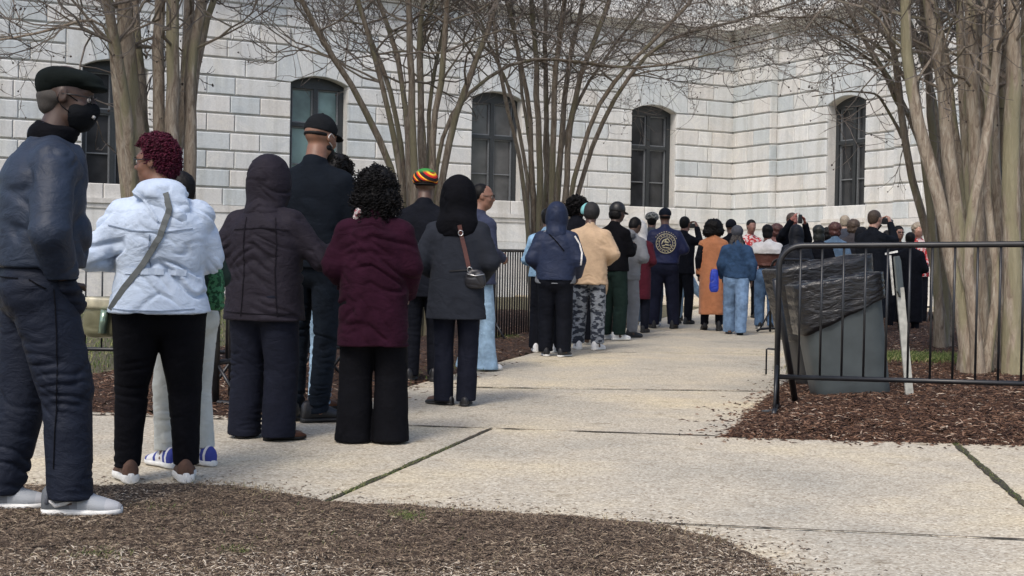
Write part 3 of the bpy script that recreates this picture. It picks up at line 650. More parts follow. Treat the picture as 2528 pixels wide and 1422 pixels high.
BLACKMETAL = plain('black_powder_coat', (.012, .013, .016), .38, spec=.5, var=.2, nscale=14)

# ================================================================== BUILDING
def flat(v): v = Vector((v.x, v.y, 0)); return v.normalized()
DL, DR = flat(ray(7750, 776)), flat(ray(-450, 629))         # directions of the two facades (away to the right / away to the left)
CORN = at(1806, 518, 41.0); CORN.z = 0
NL = Vector((DL.y, -DL.x, 0))                               # towards the viewer from the long facade
if NL.y > 0: NL = -NL
NR = -DL                                                    # towards the viewer from the wing
Z0, CH = 2.913, .4625                                       # a bed joint and the course height
def zk(k): return Z0 + CH * k
bld = empty('stone_building', (CORN.x, CORN.y, .25)); INV = Matrix.Translation((-CORN.x, -CORN.y, -.25))
tag(bld, 'pale grey rusticated marble building with arched dark windows behind the queue', 'building')
class Facade:
    def __init__(s, org, d, n): s.o, s.d, s.n = Vector(org), Vector(d), Vector(n)
    def P(s, a, out, z): return INV @ (s.o + s.d * a + s.n * out + Vector((0, 0, z)))
def fbox(mb, f, a0, a1, o0, o1, z0, z1, tint=.5): mb.prism([(a0, z0), (a1, z0), (a1, z1), (a0, z1)], o0, o1, lambda x, y, z: f.P(x, y, z), tint)
def block(mb, f, poly, proud, ch=.016, tint=.5):
    """a dressed stone: chamfered polygon prism, face 'proud' in front of the backing"""
    n = len(poly); c = (sum(p[0] for p in poly) / n, sum(p[1] for p in poly) / n)
    # inward offset of each vertex
    ins = []
    ar = sum(poly[i][0] * poly[(i + 1) % n][1] - poly[(i + 1) % n][0] * poly[i][1] for i in range(n)); sg = 1 if ar > 0 else -1
    for i in range(n):
        p0, p1, p2 = Vector(poly[i - 1]), Vector(poly[i]), Vector(poly[(i + 1) % n]); e1 = (p1 - p0).normalized(); e2 = (p2 - p1).normalized()
        n1 = Vector((-e1.y, e1.x)) * sg; n2 = Vector((-e2.y, e2.x)) * sg; b_ = (n1 + n2); b_ = b_ / max(.3, b_.length_squared / 2) ; ins.append(p1 + b_ * ch)
    V = [f.P(p[0], 0, p[1]) for p in poly] + [f.P(p[0], proud - ch, p[1]) for p in poly] + [f.P(p[0], proud, p[1]) for p in ins]
    Q = [(i, (i + 1) % n, n + (i + 1) % n, n + i) for i in range(n)] + [(n + i, n + (i + 1) % n, 2 * n + (i + 1) % n, 2 * n + i) for i in range(n)]
    mb.add(V, Q, None, tint); b0 = mb.n - 3 * n; mb.P.append([b0 + 2 * n + i for i in range(n)])
GH, GV = .023, .009                                         # half width of bed / head joints
def course_row(mb, f, a0, a1, z0, z1, lens, proud=.065):
    a = a0
    for L_ in lens:
        b_ = min(a1, a + L_)
        if b_ - a > .06: block(mb, f, [(a + GV, z0 + GH), (b_ - GV, z0 + GH), (b_ - GV, z1 - GH), (a + GV, z1 - GH)], proud, .020, random.random())
        a = b_
        if a >= a1 - .01: break
def lens_for(wd, k):
    if k % 2: base = [1.45, wd - 2.9, 1.45] if wd > 3.3 else [wd * .55, wd * .45]
    else: base = [.80, wd - 1.6, .80] if wd > 2.0 else [wd * .4, wd * .6]
    if wd > 3.3 and k % 2 == 0: base = [.8, (wd - 1.6) * .62, (wd - 1.6) * .38, .8]
    return base
WH = .765                                                   # half window opening
def facade(name, f, a0, a1, wins, label=None, kmin=-1, ktop=11, endblk=None):
    """a0<a1 run along f.d; wins = window centres"""
    bk = MB(); mb = MB(); dep = .55
    wins = sorted(wins)
    edges = [a0] + [e for w in wins for e in (w - WH, w + WH)] + [a1]
    for i in range(0, len(edges), 2): fbox(bk, f, edges[i], edges[i + 1], -dep, 0, -.1, zk(6))
    fbox(bk, f, a0, a1, -dep, 0, zk(9), 12.0)
    sp = zk(6)
    for i in range(0, len(edges), 2): fbox(bk, f, edges[i], edges[i + 1], -dep + .002, -.002, sp, zk(9))
    for w in wins:
        fbox(bk, f, w - WH, w + WH, -dep, 0, -.1, 2.53)
        arc = [(w - WH * math.cos(math.pi * t / 12 * 1.0), sp + .20 * (1 - math.cos(math.pi * t / 12) ** 2)) for t in range(13)]
        for p, q in zip(arc[:-1], arc[1:]): bk.prism([p, q, (q[0], zk(9)), (p[0], zk(9))], -dep, 0, lambda x, y, z: f.P(x, y, z))
    def pieces(k):                                           # free spans of wall in course k
        z0, z1 = zk(k), zk(k + 1); E = [a0]
        for w in wins:
            if z0 < 2.5: e = None
            elif k < 6: e = WH
            elif k < 8: e = 1.16
            elif k == 8: e = .80
            else: e = None
            if e: E += [w - e, w + e]
        return E + [a1]
    for k in range(kmin, ktop):
        E = pieces(k)
        for i in range(0, len(E), 2):
            x0, x1 = E[i], E[i + 1]
            if x1 - x0 < .05: continue
            if x1 - x0 > 4.5:
                L_ = []; t = 0; off = .9 if k % 2 else .45; L_.append(off); t = off
                while t < x1 - x0: q = random.choice((1.2, 1.45, 1.7, .8)); L_.append(q); t += q
            else: L_ = lens_for(x1 - x0, k)
            course_row(mb, f, x0, x1, zk(k), zk(k + 1), L_)
    for w in wins:                                           # splayed flat-arch stones
        tp = [-.80, -.27, .27, .80]; bt = [-.46, -.16, .16, .46]
        def az(x): return sp + .20 * (1 - (min(1, abs(x) / WH)) ** 2)
        for i in range(3):
            pl = [(w + bt[i] + .006, az(bt[i]) + .0), (w + bt[i + 1] - .006, az(bt[i + 1])), (w + tp[i + 1] - .006, zk(9) - GH), (w + tp[i] + .006, zk(9) - GH)]
            block(mb, f, pl, .070, .014, .08 + .25 * random.random())
        for sg in (-1, 1):
            t8 = .46 + (.80 - .46) * (zk(8) - az(.46)) / (zk(9) - az(.46))
            pl = [(w + sg * (.466), az(.46)), (w + sg * .61, az(.61)), (w + sg * WH, sp), (w + sg * 1.15, sp + GH * .6), (w + sg * 1.15, zk(8) - GH), (w + sg * (t8 + .006), zk(8) - GH)]
            block(mb, f, pl, .070, .014, .08 + .3 * random.random())
    w_ = bk.build('wall', STONE, bld); s_ = mb.build('dressed_stones', STONE, w_)
    # plinth ledge below the sills
    lg = MB(); fbox(lg, f, a0 + .001, a1 - .001, -.05, .10, 2.30, 2.47, .55); fbox(lg, f, a0 + .001, a1 - .001, -.05, .07, .05, 2.30, .45); 
    for k in (.75, 1.25, 1.75): fbox(lg, f, a0 + .001, a1 - .001, .0, .078, k + .012, k + .488, random.random())
    lg.build('plinth', STONE, bld)
    # string course and parapet mouldings
    cn = MB(); z = zk(11)
    for (p, za, zb) in ((.12, z, z + .07), (.24, z + .07, z + .13), (.38, z + .13, z + .20), (.52, z + .20, z + .36), (.44, z + .36, z + .44), (.28, z + .44, z + .52)): fbox(cn, f, a0 + .002, a1 - .002, -.1, p, za, zb, .5)
    cn.build('cornice', STONE, bld)
    up_ = MB()
    for k in range(12, 17): 
        L_ = []; t = 0
        while t < a1 - a0: q = random.choice((1.2, 1.5, 1.9)); L_.append(q); t += q
        course_row(up_, f, a0, a1, zk(k) + .1, zk(k + 1) + .1, L_, .04)
    up_.build('upper_stones', STONE, w_)
def window(f, w, pane_mat, lit=0):
    sp = zk(6); z0 = 2.55; dep = -.34; ri = .20
    def az(x, inset=0): return sp + ri * (1 - (min(1, abs(x) / WH)) ** 2) - inset
    fr = MB()
    def bar(a, b, za, zb, o=dep, t=.10): fbox(fr, f, w + a, w + b, o - t / 2, o + t / 2, za, zb)
    bar(-WH, -WH + .13, z0, sp + .02, dep, .16); bar(WH - .13, WH, z0, sp + .02, dep, .16); bar(-WH + .13, WH - .13, z0, z0 + .12, dep, .14)
    for i in range(12):                                      # arched head
        x0, x1 = -WH + 2 * WH * i / 12, -WH + 2 * WH * (i + 1) / 12
        fr.prism([(w + x0, sp - .10), (w + x1, sp - .10), (w + x1, az(x1)), (w + x0, az(x0))], dep - .08, dep + .085, lambda x, y, z: f.P(x, y, z))
    bar(-.06, .06, z0 + .12, sp - .10, dep + .01, .13)
    zt = 4.60; bar(-WH + .13, -.06, zt, zt + .10, dep + .015, .12); bar(.06, WH - .13, zt, zt + .10, dep + .015, .12)
    wn_ = fr.build('window', FRAME, bld)
    bd = MB()
    for sg in (-1, 1):
        xa, xb = (.06, WH - .13)
        for (za, zb) in ((z0 + .12, zt), (zt + .10, sp - .10)):
            for (p, q, r_, t) in ((xa, xa + .035, za, zb), (xb - .035, xb, za, zb), (xa + .035, xb - .035, za, za + .035), (xa + .035, xb - .035, zb - .035, zb)):
                fbox(bd, f, w + min(sg * p, sg * q), w + max(sg * p, sg * q), dep - .035, dep + .02, r_, t)
        zz = 3.62; fbox(bd, f, w + min(sg * (xa + .035), sg * (xb - .035)), w + max(sg * (xa + .035), sg * (xb - .035)), dep - .03, dep + .01, zz, zz + .03)
    bd.build('glazing_bead', FRAME2, wn_)
    gl = MB(); fbox(gl, f, w - WH + .06, w + WH - .06, dep - .05, dep - .04, z0 + .05, sp + .02); gl.build('pane', pane_mat, wn_)
    cu_ = MB()
    sl = MB(); fbox(sl, f, w - WH - .10, w + WH + .10, -.30, .14, 2.42, 2.54, .6); sl.build('sill', STONE, wn_)
GL_DARK = mat_glass('dark_window_glass', (.032, .034, .037), .08, .45); GL_TEAL_REFL = mat_glass('teal_reflection_glass', (.11, .18, .18), .1, .6); GL_GREY = mat_glass('grey_window_glass', (.075, .075, .075), .1, .5)  # teal pane: greenish sky reflection and curtains painted into its colour
fL = Facade(CORN, DL, NL)
LW = [-2.87, -8.01, -13.15, -18.29, -23.43]
facade('left', fL, -27.0, 0.0, LW)
for w, m_ in zip(LW, (GL_DARK, GL_GREY, GL_TEAL_REFL, GL_DARK, GL_DARK)): window(fL, w, m_)
# wing: pier at the corner, a bay set back .25 m, then the next pier
DRn = -DR                                                   # runs towards the viewer
PB = 1.86
fR = Facade(CORN, DRn, NR); facade('pier', fR, -.55, PB, [], ktop=11)
fR2 = Facade(CORN + DL * .25, DRn, NR); RW = [4.83, 9.95]
fV = Facade(CORN + DRn * (PB + .002), DL, NL); rv = MB()
for k in range(-1, 11): block(rv, fV, [(-.072, zk(k) + GH), (.172, zk(k) + GH), (.172, zk(k + 1) - GH), (-.072, zk(k + 1) - GH)], .03, .012, random.random())
rv.build('reveal_stones', STONE, bld)
facade('bay', fR2, PB - .01, 6.95, [RW[0]])
fR3 = Facade(CORN + DL * .0, DRn, NR); facade('pier_near', fR3, 6.951, 8.0, [])
facade('bay_near', fR2, 8.0, 15.5, [RW[1]])
for w in RW: window(fR2, w, GL_DARK)

# ================================================================== GROUND
def G(px, py): g = ground(px, py); return (g.x, g.y)
gr = MB(); xs = np.linspace(-60, 60, 25); ys = np.linspace(-12, 62, 25)
V = [(x, y, gz(x, y) - .06) for y in ys for x in xs]; gr.add(V, [(j * 25 + i, j * 25 + i + 1, (j + 1) * 25 + i + 1, (j + 1) * 25 + i) for j in range(24) for i in range(24)])
tag(gr.build('ground', mat_soil('lawn_earth', (.05, .045, .025), (.10, .09, .05), (.17, .15, .09), 9.0)), kind='structure')
def slab(mb, poly, top=0.0, th=.05, gap=.011, tint=.5):
    n = len(poly); P = [Vector(p) for p in poly]; ar = sum(P[i].x * P[(i + 1) % n].y - P[(i + 1) % n].x * P[i].y for i in range(n)); sg = 1 if ar > 0 else -1; ins = []; ins2 = []
    for i in range(n):
        e1 = (P[i] - P[i - 1]).normalized(); e2 = (P[(i + 1) % n] - P[i]).normalized(); n1 = Vector((-e1.y, e1.x)) * sg; n2 = Vector((-e2.y, e2.x)) * sg
        b_ = (n1 + n2); b_ = b_ / max(.3, b_.length_squared / 2); ins.append(P[i] + b_ * gap); ins2.append(P[i] + b_ * (gap + .006))
    V = [(p.x, p.y, gz(p.x, p.y) + top - th) for p in ins] + [(p.x, p.y, gz(p.x, p.y) + top - .005) for p in ins] + [(p.x, p.y, gz(p.x, p.y) + top) for p in ins2]
    Q = [(i, (i + 1) % n, n + (i + 1) % n, n + i) for i in range(n)] + [(n + i, n + (i + 1) % n, 2 * n + (i + 1) % n, 2 * n + i) for i in range(n)]
    mb.add(V, Q, None, tint); b0 = mb.n - 3 * n; mb.P.append([b0 + 2 * n + i for i in range(n)])
J1, J2, J3 = G(1213, 1058), G(1804, 1078), G(2355, 1093)
def along(p, q, t): return (p[0] + (q[0] - p[0]) * t, p[1] + (q[1] - p[1]) * t)
WL = along(J2, J1, 6.5)                                     # joint line carried on to the left
JR = along(J2, J3, 5.0)
K1 = along(J1, G(800, 1240), 1.9); K3 = G(2700, 1395); K3b = along(J3, K3, 1.15)
Q0, Q1 = G(1645, 1293), G(2528, 1333)
QL = along(Q1, Q0, 2.6); X3 = None
pathmb = MB()
def isect(a, b, c, d):
    a, b, c, d = map(Vector, (a, b, c, d)); r = b - a; s_ = d - c; t = ((c - a).x * s_.y - (c - a).y * s_.x) / (r.x * s_.y - r.y * s_.x); return tuple(a + r * t)
I3 = isect(J3, K3, Q0, Q1); I1 = isect(J1, K1, Q0, Q1); IR = along(Q0, I3, 3.5)
slab(pathmb, [J1, J3, I3, I1]); slab(pathmb, [WL, J1, I1, along(I3, I1, 3)])
slab(pathmb, [J3, JR, IR, I3])
S4 = [along(I3, I1, 3), I1, I3, IR]; dwn = Vector(G(1750, 1422)) - Vector(Q0); off = Vector((.35, -3.2))
slab(pathmb, [tuple(Vector(I1) + off), tuple(Vector(IR) + off), IR, I1])
# walk up to the building, slab by slab
LE0, LE1 = G(1000, 955), G(1310, 872); RE0, RE1 = J2, G(2165, 775)
def le(y): t = (y - LE0[1]) / (LE1[1] - LE0[1]); return (LE0[0] + (LE1[0] - LE0[0]) * t, y)
def re_(y): t = (y - RE0[1]) / (RE1[1] - RE0[1]); return (RE0[0] + (RE1[0] - RE0[0]) * t, y)
bedL = G(590, 1027)
ysl = [None, 11.2, 15.6, 20.2, 28.0]
slab(pathmb, [J1, along(J1, J2, 1.0), re_(11.3), le(11.15), G(900, 985), G(590, 1026), G(-400, 1005), along(J1, WL, .99)])
for a, b in zip(ysl[1:-1], ysl[2:]): slab(pathmb, [le(a), re_(a + .15), re_(b + .15), le(b)])
# plaza in front of the building
slab(pathmb, [le(28.0), re_(28.15), (22, 29), (22, 34), (9, 45), (-2, 40), le(32)], gap=.01)
tag(pathmb.build('path', CONC), kind='structure')
jd = MB()
def joint(a, b, w=.022, n=60):
    d = Vector((b[0] - a[0], b[1] - a[1], 0)); L = d.length; d /= L; nr_ = Vector((-d.y, d.x, 0)); V = []; n = max(8, int(L / .06))
    q = perlin(np.stack([np.arange(n + 1) * .45, np.full(n + 1, a[0] * 3.1), np.full(n + 1, b[1])], 1)); q2 = perlin(np.stack([np.arange(n + 1) * .9, np.full(n + 1, a[0] * 5.1), np.full(n + 1, b[1] + 9)], 1))
    for i in range(n + 1):
        c = Vector((a[0], a[1], 0)) + d * L * i / n + nr_ * q2[i] * .012; ww = w * max(.25, 1 + 1.8 * q[i]); 
        for s_ in (-1, 1): p = c + nr_ * s_ * ww; V.append((p.x, p.y, gz(p.x, p.y) + .004))
    jd.add(V, [(2 * i, 2 * i + 1, 2 * i + 3, 2 * i + 2) for i in range(n)])
joint(WL, J2, .013); joint(J1, I1, .012); joint(J3, I3, .020); joint(I1, IR, .008)
for y_ in (11.2, 15.6): joint(le(y_), re_(y_ + .15), .008)
tag(jd.build('path_joint', mat_soil('joint_dirt', (.03, .024, .016), (.075, .062, .042), (.15, .13, .09), 30.0)), kind='structure')

def poly_sd(P, X, Y):
    """signed distance to polygon, positive inside"""
    d = np.full(X.shape, 1e9); ins = np.zeros(X.shape, bool); n = len(P)
    for i in range(n):
        a, b = P[i], P[(i + 1) % n]; ex, ey = b[0] - a[0], b[1] - a[1]; t = np.clip(((X - a[0]) * ex + (Y - a[1]) * ey) / (ex * ex + ey * ey), 0, 1)
        d = np.minimum(d, np.hypot(X - a[0] - t * ex, Y - a[1] - t * ey))
        c = ((a[1] > Y) != (b[1] > Y)) & (X < ex * (Y - a[1]) / (ey if abs(ey) > 1e-9 else 1e-9) + a[0]); ins ^= c
    return np.where(ins, d, -d)
def bed_height(P, X, Y, h, edge=.35, rough=.012, rag=.05):
    sd = poly_sd(P, X, Y); q = np.stack([X.ravel() * 3, Y.ravel() * 3, np.zeros(X.size)], 1)
    sd = sd + (perlin(q * 1.3) * rag + perlin(q * 5) * rag * .5).reshape(X.shape)
    z = np.minimum(1, np.maximum(sd, -.1) / edge); zz = np.where(z > 0, h * (1 - (1 - z) ** 2), z * .25)
    zz = zz + (perlin(q * 2.2 + 9) * rough * 1.6 + perlin(q * 7 + 3) * rough).reshape(X.shape) * np.clip(sd * 6 + .3, 0, 1)
    return sd, zz
def bed(name, P, h, mat, step=.05, label=None, edge=.35, rag=.05):
    P = [tuple(p) for p in P]; x0, x1 = min(p[0] for p in P) - .1, max(p[0] for p in P) + .1; y0, y1 = min(p[1] for p in P) - .1, max(p[1] for p in P) + .1
    xs = np.arange(x0, x1, step); ys = np.arange(y0, y1, step * 1.6); X, Y = np.meshgrid(xs, ys, indexing='ij'); sd, zz = bed_height(P, X, Y, h, edge, rag=rag)
    Z = gz(X, Y) + .004 + zz; nx, ny = X.shape; I = np.arange(nx * ny).reshape(nx, ny)
    keep = (sd > -.06); kq = keep[:-1, :-1] & keep[1:, :-1] & keep[:-1, 1:] & keep[1:, 1:]
    Q = np.stack([I[:-1, :-1], I[1:, :-1], I[1:, 1:], I[:-1, 1:]], -1)[kq]; used = np.unique(Q); mp = np.full(nx * ny, -1); mp[used] = np.arange(len(used))
    V = np.stack([X.ravel(), Y.ravel(), Z.ravel()], 1)[used]; o = mesh_np(name, V, mp[Q], mat); tag(o, kind='structure'); return o
BED_F = [G(-300, 1205), G(150, 1203), G(300, 1206), G(480, 1200), G(620, 1208), G(800, 1244), G(1000, 1254), G(1300, 1274), G(1500, 1288), G(1650, 1303), G(1800, 1348), G(1960, 1424), (1.3, 4.0), (1.4, 2.5), (-3.5, 2.5)]
BED_R = [J2, J3, JR, (14, 8.0), (14, 24), (9.2, 28.0), G(2165, 775), G(1910, 975)]
BED_L = [G(-300, 1012), G(205, 1015), G(590, 1027), G(900, 985), G(1000, 952), G(1310, 872), G(1560, 800), (.9, 26), (-1.2, 26), (-3.2, 16), (-3.6, 11.3), (-8, 11.0)]
SOIL_F = mat_soil('dark_trodden_soil', (.040, .028, .020), (.105, .072, .050), (.20, .15, .105)); SOIL_R = mat_soil('brown_bark_mulch', (.022, .011, .007), (.058, .030, .019), (.12, .068, .043))
bed('front_bed', BED_F, .035, SOIL_F, .035, rag=.06); bed('mulch_bed', BED_R, .10, SOIL_R, .06, edge=.9); bed('mulch_bed', BED_L, .07, SOIL_R, .07, edge=.6)

def scatter(P, n, ymin, ymax, pw=1.6, fx=.42, margin=0):
    """random points inside polygon P, seen by the lens, denser near the camera"""
    out = []
    while sum(len(a) for a in out) < n:
        u = rng.random(n * 2); y = ymin * (ymax / ymin) ** (u ** pw) if pw else ymin + (ymax - ymin) * u; x = (rng.random(n * 2) * 2 - 1) * y * fx
        sd = poly_sd(P, x, y); m = sd > margin; out.append(np.stack([x[m], y[m]], 1))
        if len(out) > 12: break
    return np.concatenate(out)[:n]
def chips(name, P, n, ymin, ymax, h, mat, L=(.02, .06), wd=(.003, .008), tilt=.35, label=None, edge=.35, bend=.25, pw=1.0, tints=None, margin=-.04, rise=.004, rag=.05, thick=.35):
    xy = scatter(P, n, ymin, ymax, pw, margin=margin); n = len(xy); X, Y = xy[:, 0], xy[:, 1]; sd, zz = bed_height(P, X, Y, h, edge, rag=rag); Z = gz(X, Y) + .004 + zz
    a = rng.random(n) * 2 * np.pi; el = (rng.random(n) - .3) * tilt; Ln = L[0] + (L[1] - L[0]) * rng.random(n) ** 2; wv = wd[0] + (wd[1] - wd[0]) * rng.random(n)
    d = np.stack([np.cos(a) * np.cos(el), np.sin(a) * np.cos(el), np.sin(el)], 1); s_ = np.stack([-np.sin(a), np.cos(a), (rng.random(n) - .5) * .8], 1)
    c = np.stack([X, Y, Z + rise + np.abs(np.sin(el)) * Ln * .35], 1); up = np.stack([(rng.random(n) - .5) * bend, (rng.random(n) - .5) * bend, np.ones(n)], 1)
    # three-station splinter with triangular section
    ts = [(-.5, .4), (0, 1), (.5, .3)]; V = []
    for t, k in ts:
        p = c + d * (Ln * t)[:, None] + up * (Ln * bend * (0.25 - t * t))[:, None]
        V += [p + s_ * (wv * k * .5)[:, None], p - s_ * (wv * k * .5)[:, None], p + np.array([0, 0, 1]) * (wv * k * thick)[:, None]]
    V = np.stack(V, 1).reshape(-1, 3); b = (np.arange(n) * 9)[:, None]; q = []
    for i in range(2):
        for k in range(3): q.append([i * 3 + k, i * 3 + (k + 1) % 3, (i + 1) * 3 + (k + 1) % 3, (i + 1) * 3 + k])
    Q = (b[:, None, :] + np.array(q)[None]).reshape(-1, 4); t = rng.random(n) if tints is None else tints(n, X, Y)
    o = mesh_np(name, V, Q, mat, None, False, np.repeat(t, 9)); tag(o, kind='stuff'); return o
M_CHIPF = mat_tint('straw_and_chips', [(0, (.045, .031, .022)), (.30, (.11, .078, .055)), (.6, (.20, .15, .105)), (.85, (.34, .27, .19)), (1, (.58, .51, .41))])
M_CHIPR = mat_tint('bark_chips', [(0, (.025, .012, .008)), (.35, (.06, .030, .018)), (.7, (.13, .068, .04)), (.92, (.22, .13, .085)), (1, (.5, .42, .33))])
M_GRASS = mat_tint('grass_blades', [(0, (.045, .075, .02)), (.5, (.10, .15, .035)), (.8, (.19, .22, .07)), (1, (.36, .32, .16))], .6)
def tf(n, X, Y):
    q = perlin(np.stack([X * 2, Y * 2, X * 0], 1)) ; lowy = np.clip((5.0 - Y) * 1.1, 0, 1)
    return np.clip(rng.random(n) ** 1.7 * (.85 + q * .5 + lowy * .5), 0, 1)
chips('straw', BED_F, 130000, 3.9, 6.8, .035, M_CHIPF, (.008, .036), (.002, .006), .6, pw=1.0, tints=tf, rag=.06, margin=-.06)
chips('bark_chips', BED_R, 60000, 8.2, 28, .10, M_CHIPR, (.02, .08), (.004, .014), .5, edge=.9, pw=1.6, tints=lambda n, X, Y: rng.random(n) ** 1.6)
chips('bark_chips', BED_L, 26000, 9.0, 26, .07, M_CHIPR, (.02, .08), (.004, .014), .5, edge=.6, pw=1.2, tints=lambda n, X, Y: rng.random(n) ** 1.6)
def spill(name, P, n, ymin, ymax, mat, L, wd):
    """loose chips kicked out over the paving, thinning with distance from the bed"""
    xy = scatter(P, n * 12, ymin, ymax, 1.0, margin=-.45); sd = poly_sd(P, xy[:, 0], xy[:, 1]); keep = (sd < .02) & (rng.random(len(xy)) < np.exp(sd / .10)); xy = xy[keep][:n]; n = len(xy)
    a = rng.random(n) * 6.28; Ln = L[0] + (L[1] - L[0]) * rng.random(n); w = wd[0] + (wd[1] - wd[0]) * rng.random(n); z = gz(xy[:, 0], xy[:, 1]) + .002
    d = np.stack([np.cos(a), np.sin(a), a * 0], 1) * Ln[:, None] / 2; s_ = np.stack([-np.sin(a), np.cos(a), a * 0], 1) * w[:, None] / 2; c = np.stack([xy[:, 0], xy[:, 1], z], 1)
    V = np.stack([c - d - s_, c - d + s_, c + d * 1.05 + s_ * .4, c + d - s_ * .6, c + np.array([0, 0, 1]) * (w * .6)[:, None]], 1).reshape(-1, 3); b = (np.arange(n) * 5)[:, None]
    T = np.concatenate([b + np.array([[i, (i + 1) % 4, 4]]) for i in range(4)]); tag(mesh_np(name, V, T, mat, None, False, np.repeat(rng.random(n) ** 1.5, 5)), kind='stuff')
spill('loose_chips', BED_F, 2600, 3.9, 7.2, M_CHIPF, (.008, .03), (.003, .007)); spill('loose_chips', BED_R, 900, 8.0, 14, M_CHIPR, (.02, .06), (.006, .014)); spill('loose_chips', BED_L, 700, 8.8, 14, M_CHIPR, (.02, .06), (.006, .014))
def blades(name, pts, hgt, mat, wd=.0035, tint=None):
    pts = np.asarray(pts); n = len(pts); a = rng.random(n) * 2 * np.pi; l = rng.random(n) * .9; hh = hgt * (.4 + .8 * rng.random(n)); dx, dy = np.cos(a) * l, np.sin(a) * l
    w = np.stack([-np.sin(a + 1), np.cos(a + 1), 0 * a], 1) * (wd * (.6 + .8 * rng.random(n)))[:, None]
    m = pts + np.stack([dx * hh * .35, dy * hh * .35, hh * .6], 1); t = pts + np.stack([dx * hh, dy * hh, hh * .95], 1)
    V = np.stack([pts - w, pts + w, m + w * .7, m - w * .7, t], 1).reshape(-1, 3); b = (np.arange(n) * 5)[:, None]
    Q = b + np.array([[0, 1, 2, 3]]); T = b + np.array([[3, 2, 4]]); tt = rng.random(n) if tint is None else tint
    o = mesh_np(name, V, [Q, T], mat, None, False, np.repeat(tt, 5)); tag(o, kind='stuff'); return o
def tuft(px, py, rx, ry, n, hz=.0):
    g = G(px, py); q = rng.normal(size=(n, 2)); x = g[0] + q[:, 0] * rx; y = g[1] + q[:, 1] * ry; return np.stack([x, y, gz(x, y) + hz], 1)
blades('grass', np.concatenate([tuft(1000, 1300, .035, .05, 500, .03), tuft(240, 1395, .05, .05, 320, .03), tuft(580, 1385, .03, .04, 160, .03), tuft(390, 1275, .06, .05, 120, .03), tuft(700, 1330, .3, .2, 250, .03)]), .026, M_GRASS, .0016, tint=None)
M_STRAW = mat_tint('dry_grass', [(0, (.14, .10, .06)), (.5, (.26, .20, .12)), (.85, (.40, .33, .20)), (1, (.14, .18, .05))], .7)
q = scatter(BED_F, 26000, 3.9, 6.4, 1.0, margin=.02); pt = perlin(np.stack([q[:, 0] * 2.2, q[:, 1] * 2.2, q[:, 0] * 0 + 4], 1)); kp = rng.random(len(q)) < np.clip(.22 + pt * 1.3 + np.clip((4.9 - q[:, 1]) * .5, 0, .7), .02, 1); q = q[kp]
blades('dead_grass', np.stack([q[:, 0], q[:, 1], gz(q[:, 0], q[:, 1]) + .032], 1), .020, M_STRAW, .0013)
lawn = [tuft(1040, 890, .22, .8, 5000, .02), tuft(2270, 908, .33, .30, 9000, .10), tuft(2010, 938, .10, .2, 1800, .07), tuft(1250, 845, .1, .2, 500, .05)]
q = rng.random((26000, 2)); lx = -9 + q[:, 0] * 8.2; ly = 11.4 + q[:, 1] ** 1.3 * 16; mk = (ly > 11.2) & (lx < -3.2 + (ly - 11) * .18 + .2)
lawn.append(np.stack([lx, ly, gz(lx, ly) - .03], 1)[mk]); blades('grass', np.concatenate(lawn), .05, M_GRASS, .004, tint=None)
q = rng.random((3800, 1)); jl = []
def joint_pts(a, b, n, sp=.01, t0=0, t1=1):
    t = t0 + (t1 - t0) * rng.random(n) ; cl = np.clip(perlin(np.stack([t * 9, t * 0, t * 0 + a[0]], 1)) * 2 + .75, 0, 1); t = t[rng.random(n) < cl]
    x = a[0] + (b[0] - a[0]) * t + rng.normal(size=len(t)) * sp; y = a[1] + (b[1] - a[1]) * t + rng.normal(size=len(t)) * sp; return np.stack([x, y, gz(x, y) - .012], 1)
jl = [joint_pts(J1, I1, 3600, .008, .25, 1), joint_pts(J3, I3, 3200, .010), joint_pts(I1, IR, 5200, .007, .45, .8)]
blades('grass', np.concatenate(jl), .022, M_GRASS, .002)

# ================================================================== TREES (many-stemmed, bare, mottled smooth bark)
class Tree:
    def __init__(s): s.L = {}                                # (npts, nsides) -> list
    def add(s, pts, rad, tint, ns):
        s.L.setdefault((len(pts), ns), []).append((pts, rad, tint))
    def mesh(s):
        Vs = []; Qs = []; As = []; n0 = 0
        for (m, ns), lst in s.L.items():
            P = np.array([a[0] for a in lst]); r = np.array([a[1] for a in lst]); tn = np.array([a[2] for a in lst]); k = len(lst)
            T = np.gradient(P, axis=1); T /= np.linalg.norm(T, axis=2)[..., None] + 1e-9
            ref = np.where(np.abs(T[:, :1, 2:3]) > .9, np.array([1., 0, 0]), np.array([0, 0, 1.])); ref = np.broadcast_to(ref, T.shape)
            U = np.cross(T, ref); U /= np.linalg.norm(U, axis=2)[..., None] + 1e-9; Wv = np.cross(T, U)
            a = np.arange(ns) * 2 * np.pi / ns
            lob = 1 + (.10 * np.sin(2 * a) if ns > 6 else 0)
            V = P[:, :, None, :] + (U[:, :, None, :] * (np.cos(a) * lob)[None, None, :, None] + Wv[:, :, None, :] * (np.sin(a) * lob)[None, None, :, None]) * r[:, :, None, None]
            V = V.reshape(-1, 3); i, j = np.meshgrid(np.arange(m - 1), np.arange(ns), indexing='ij'); q = np.stack([i * ns + j, i * ns + (j + 1) % ns, (i + 1) * ns + (j + 1) % ns, (i + 1) * ns + j], -1).reshape(-1, 4)
            Q = (np.arange(k) * m * ns)[:, None, None] + q[None]; Vs.append(V); Qs.append(Q.reshape(-1, 4) + n0); As.append(np.repeat(tn, m * ns)); n0 += len(V)
        return np.concatenate(Vs), np.concatenate(Qs), np.concatenate(As)
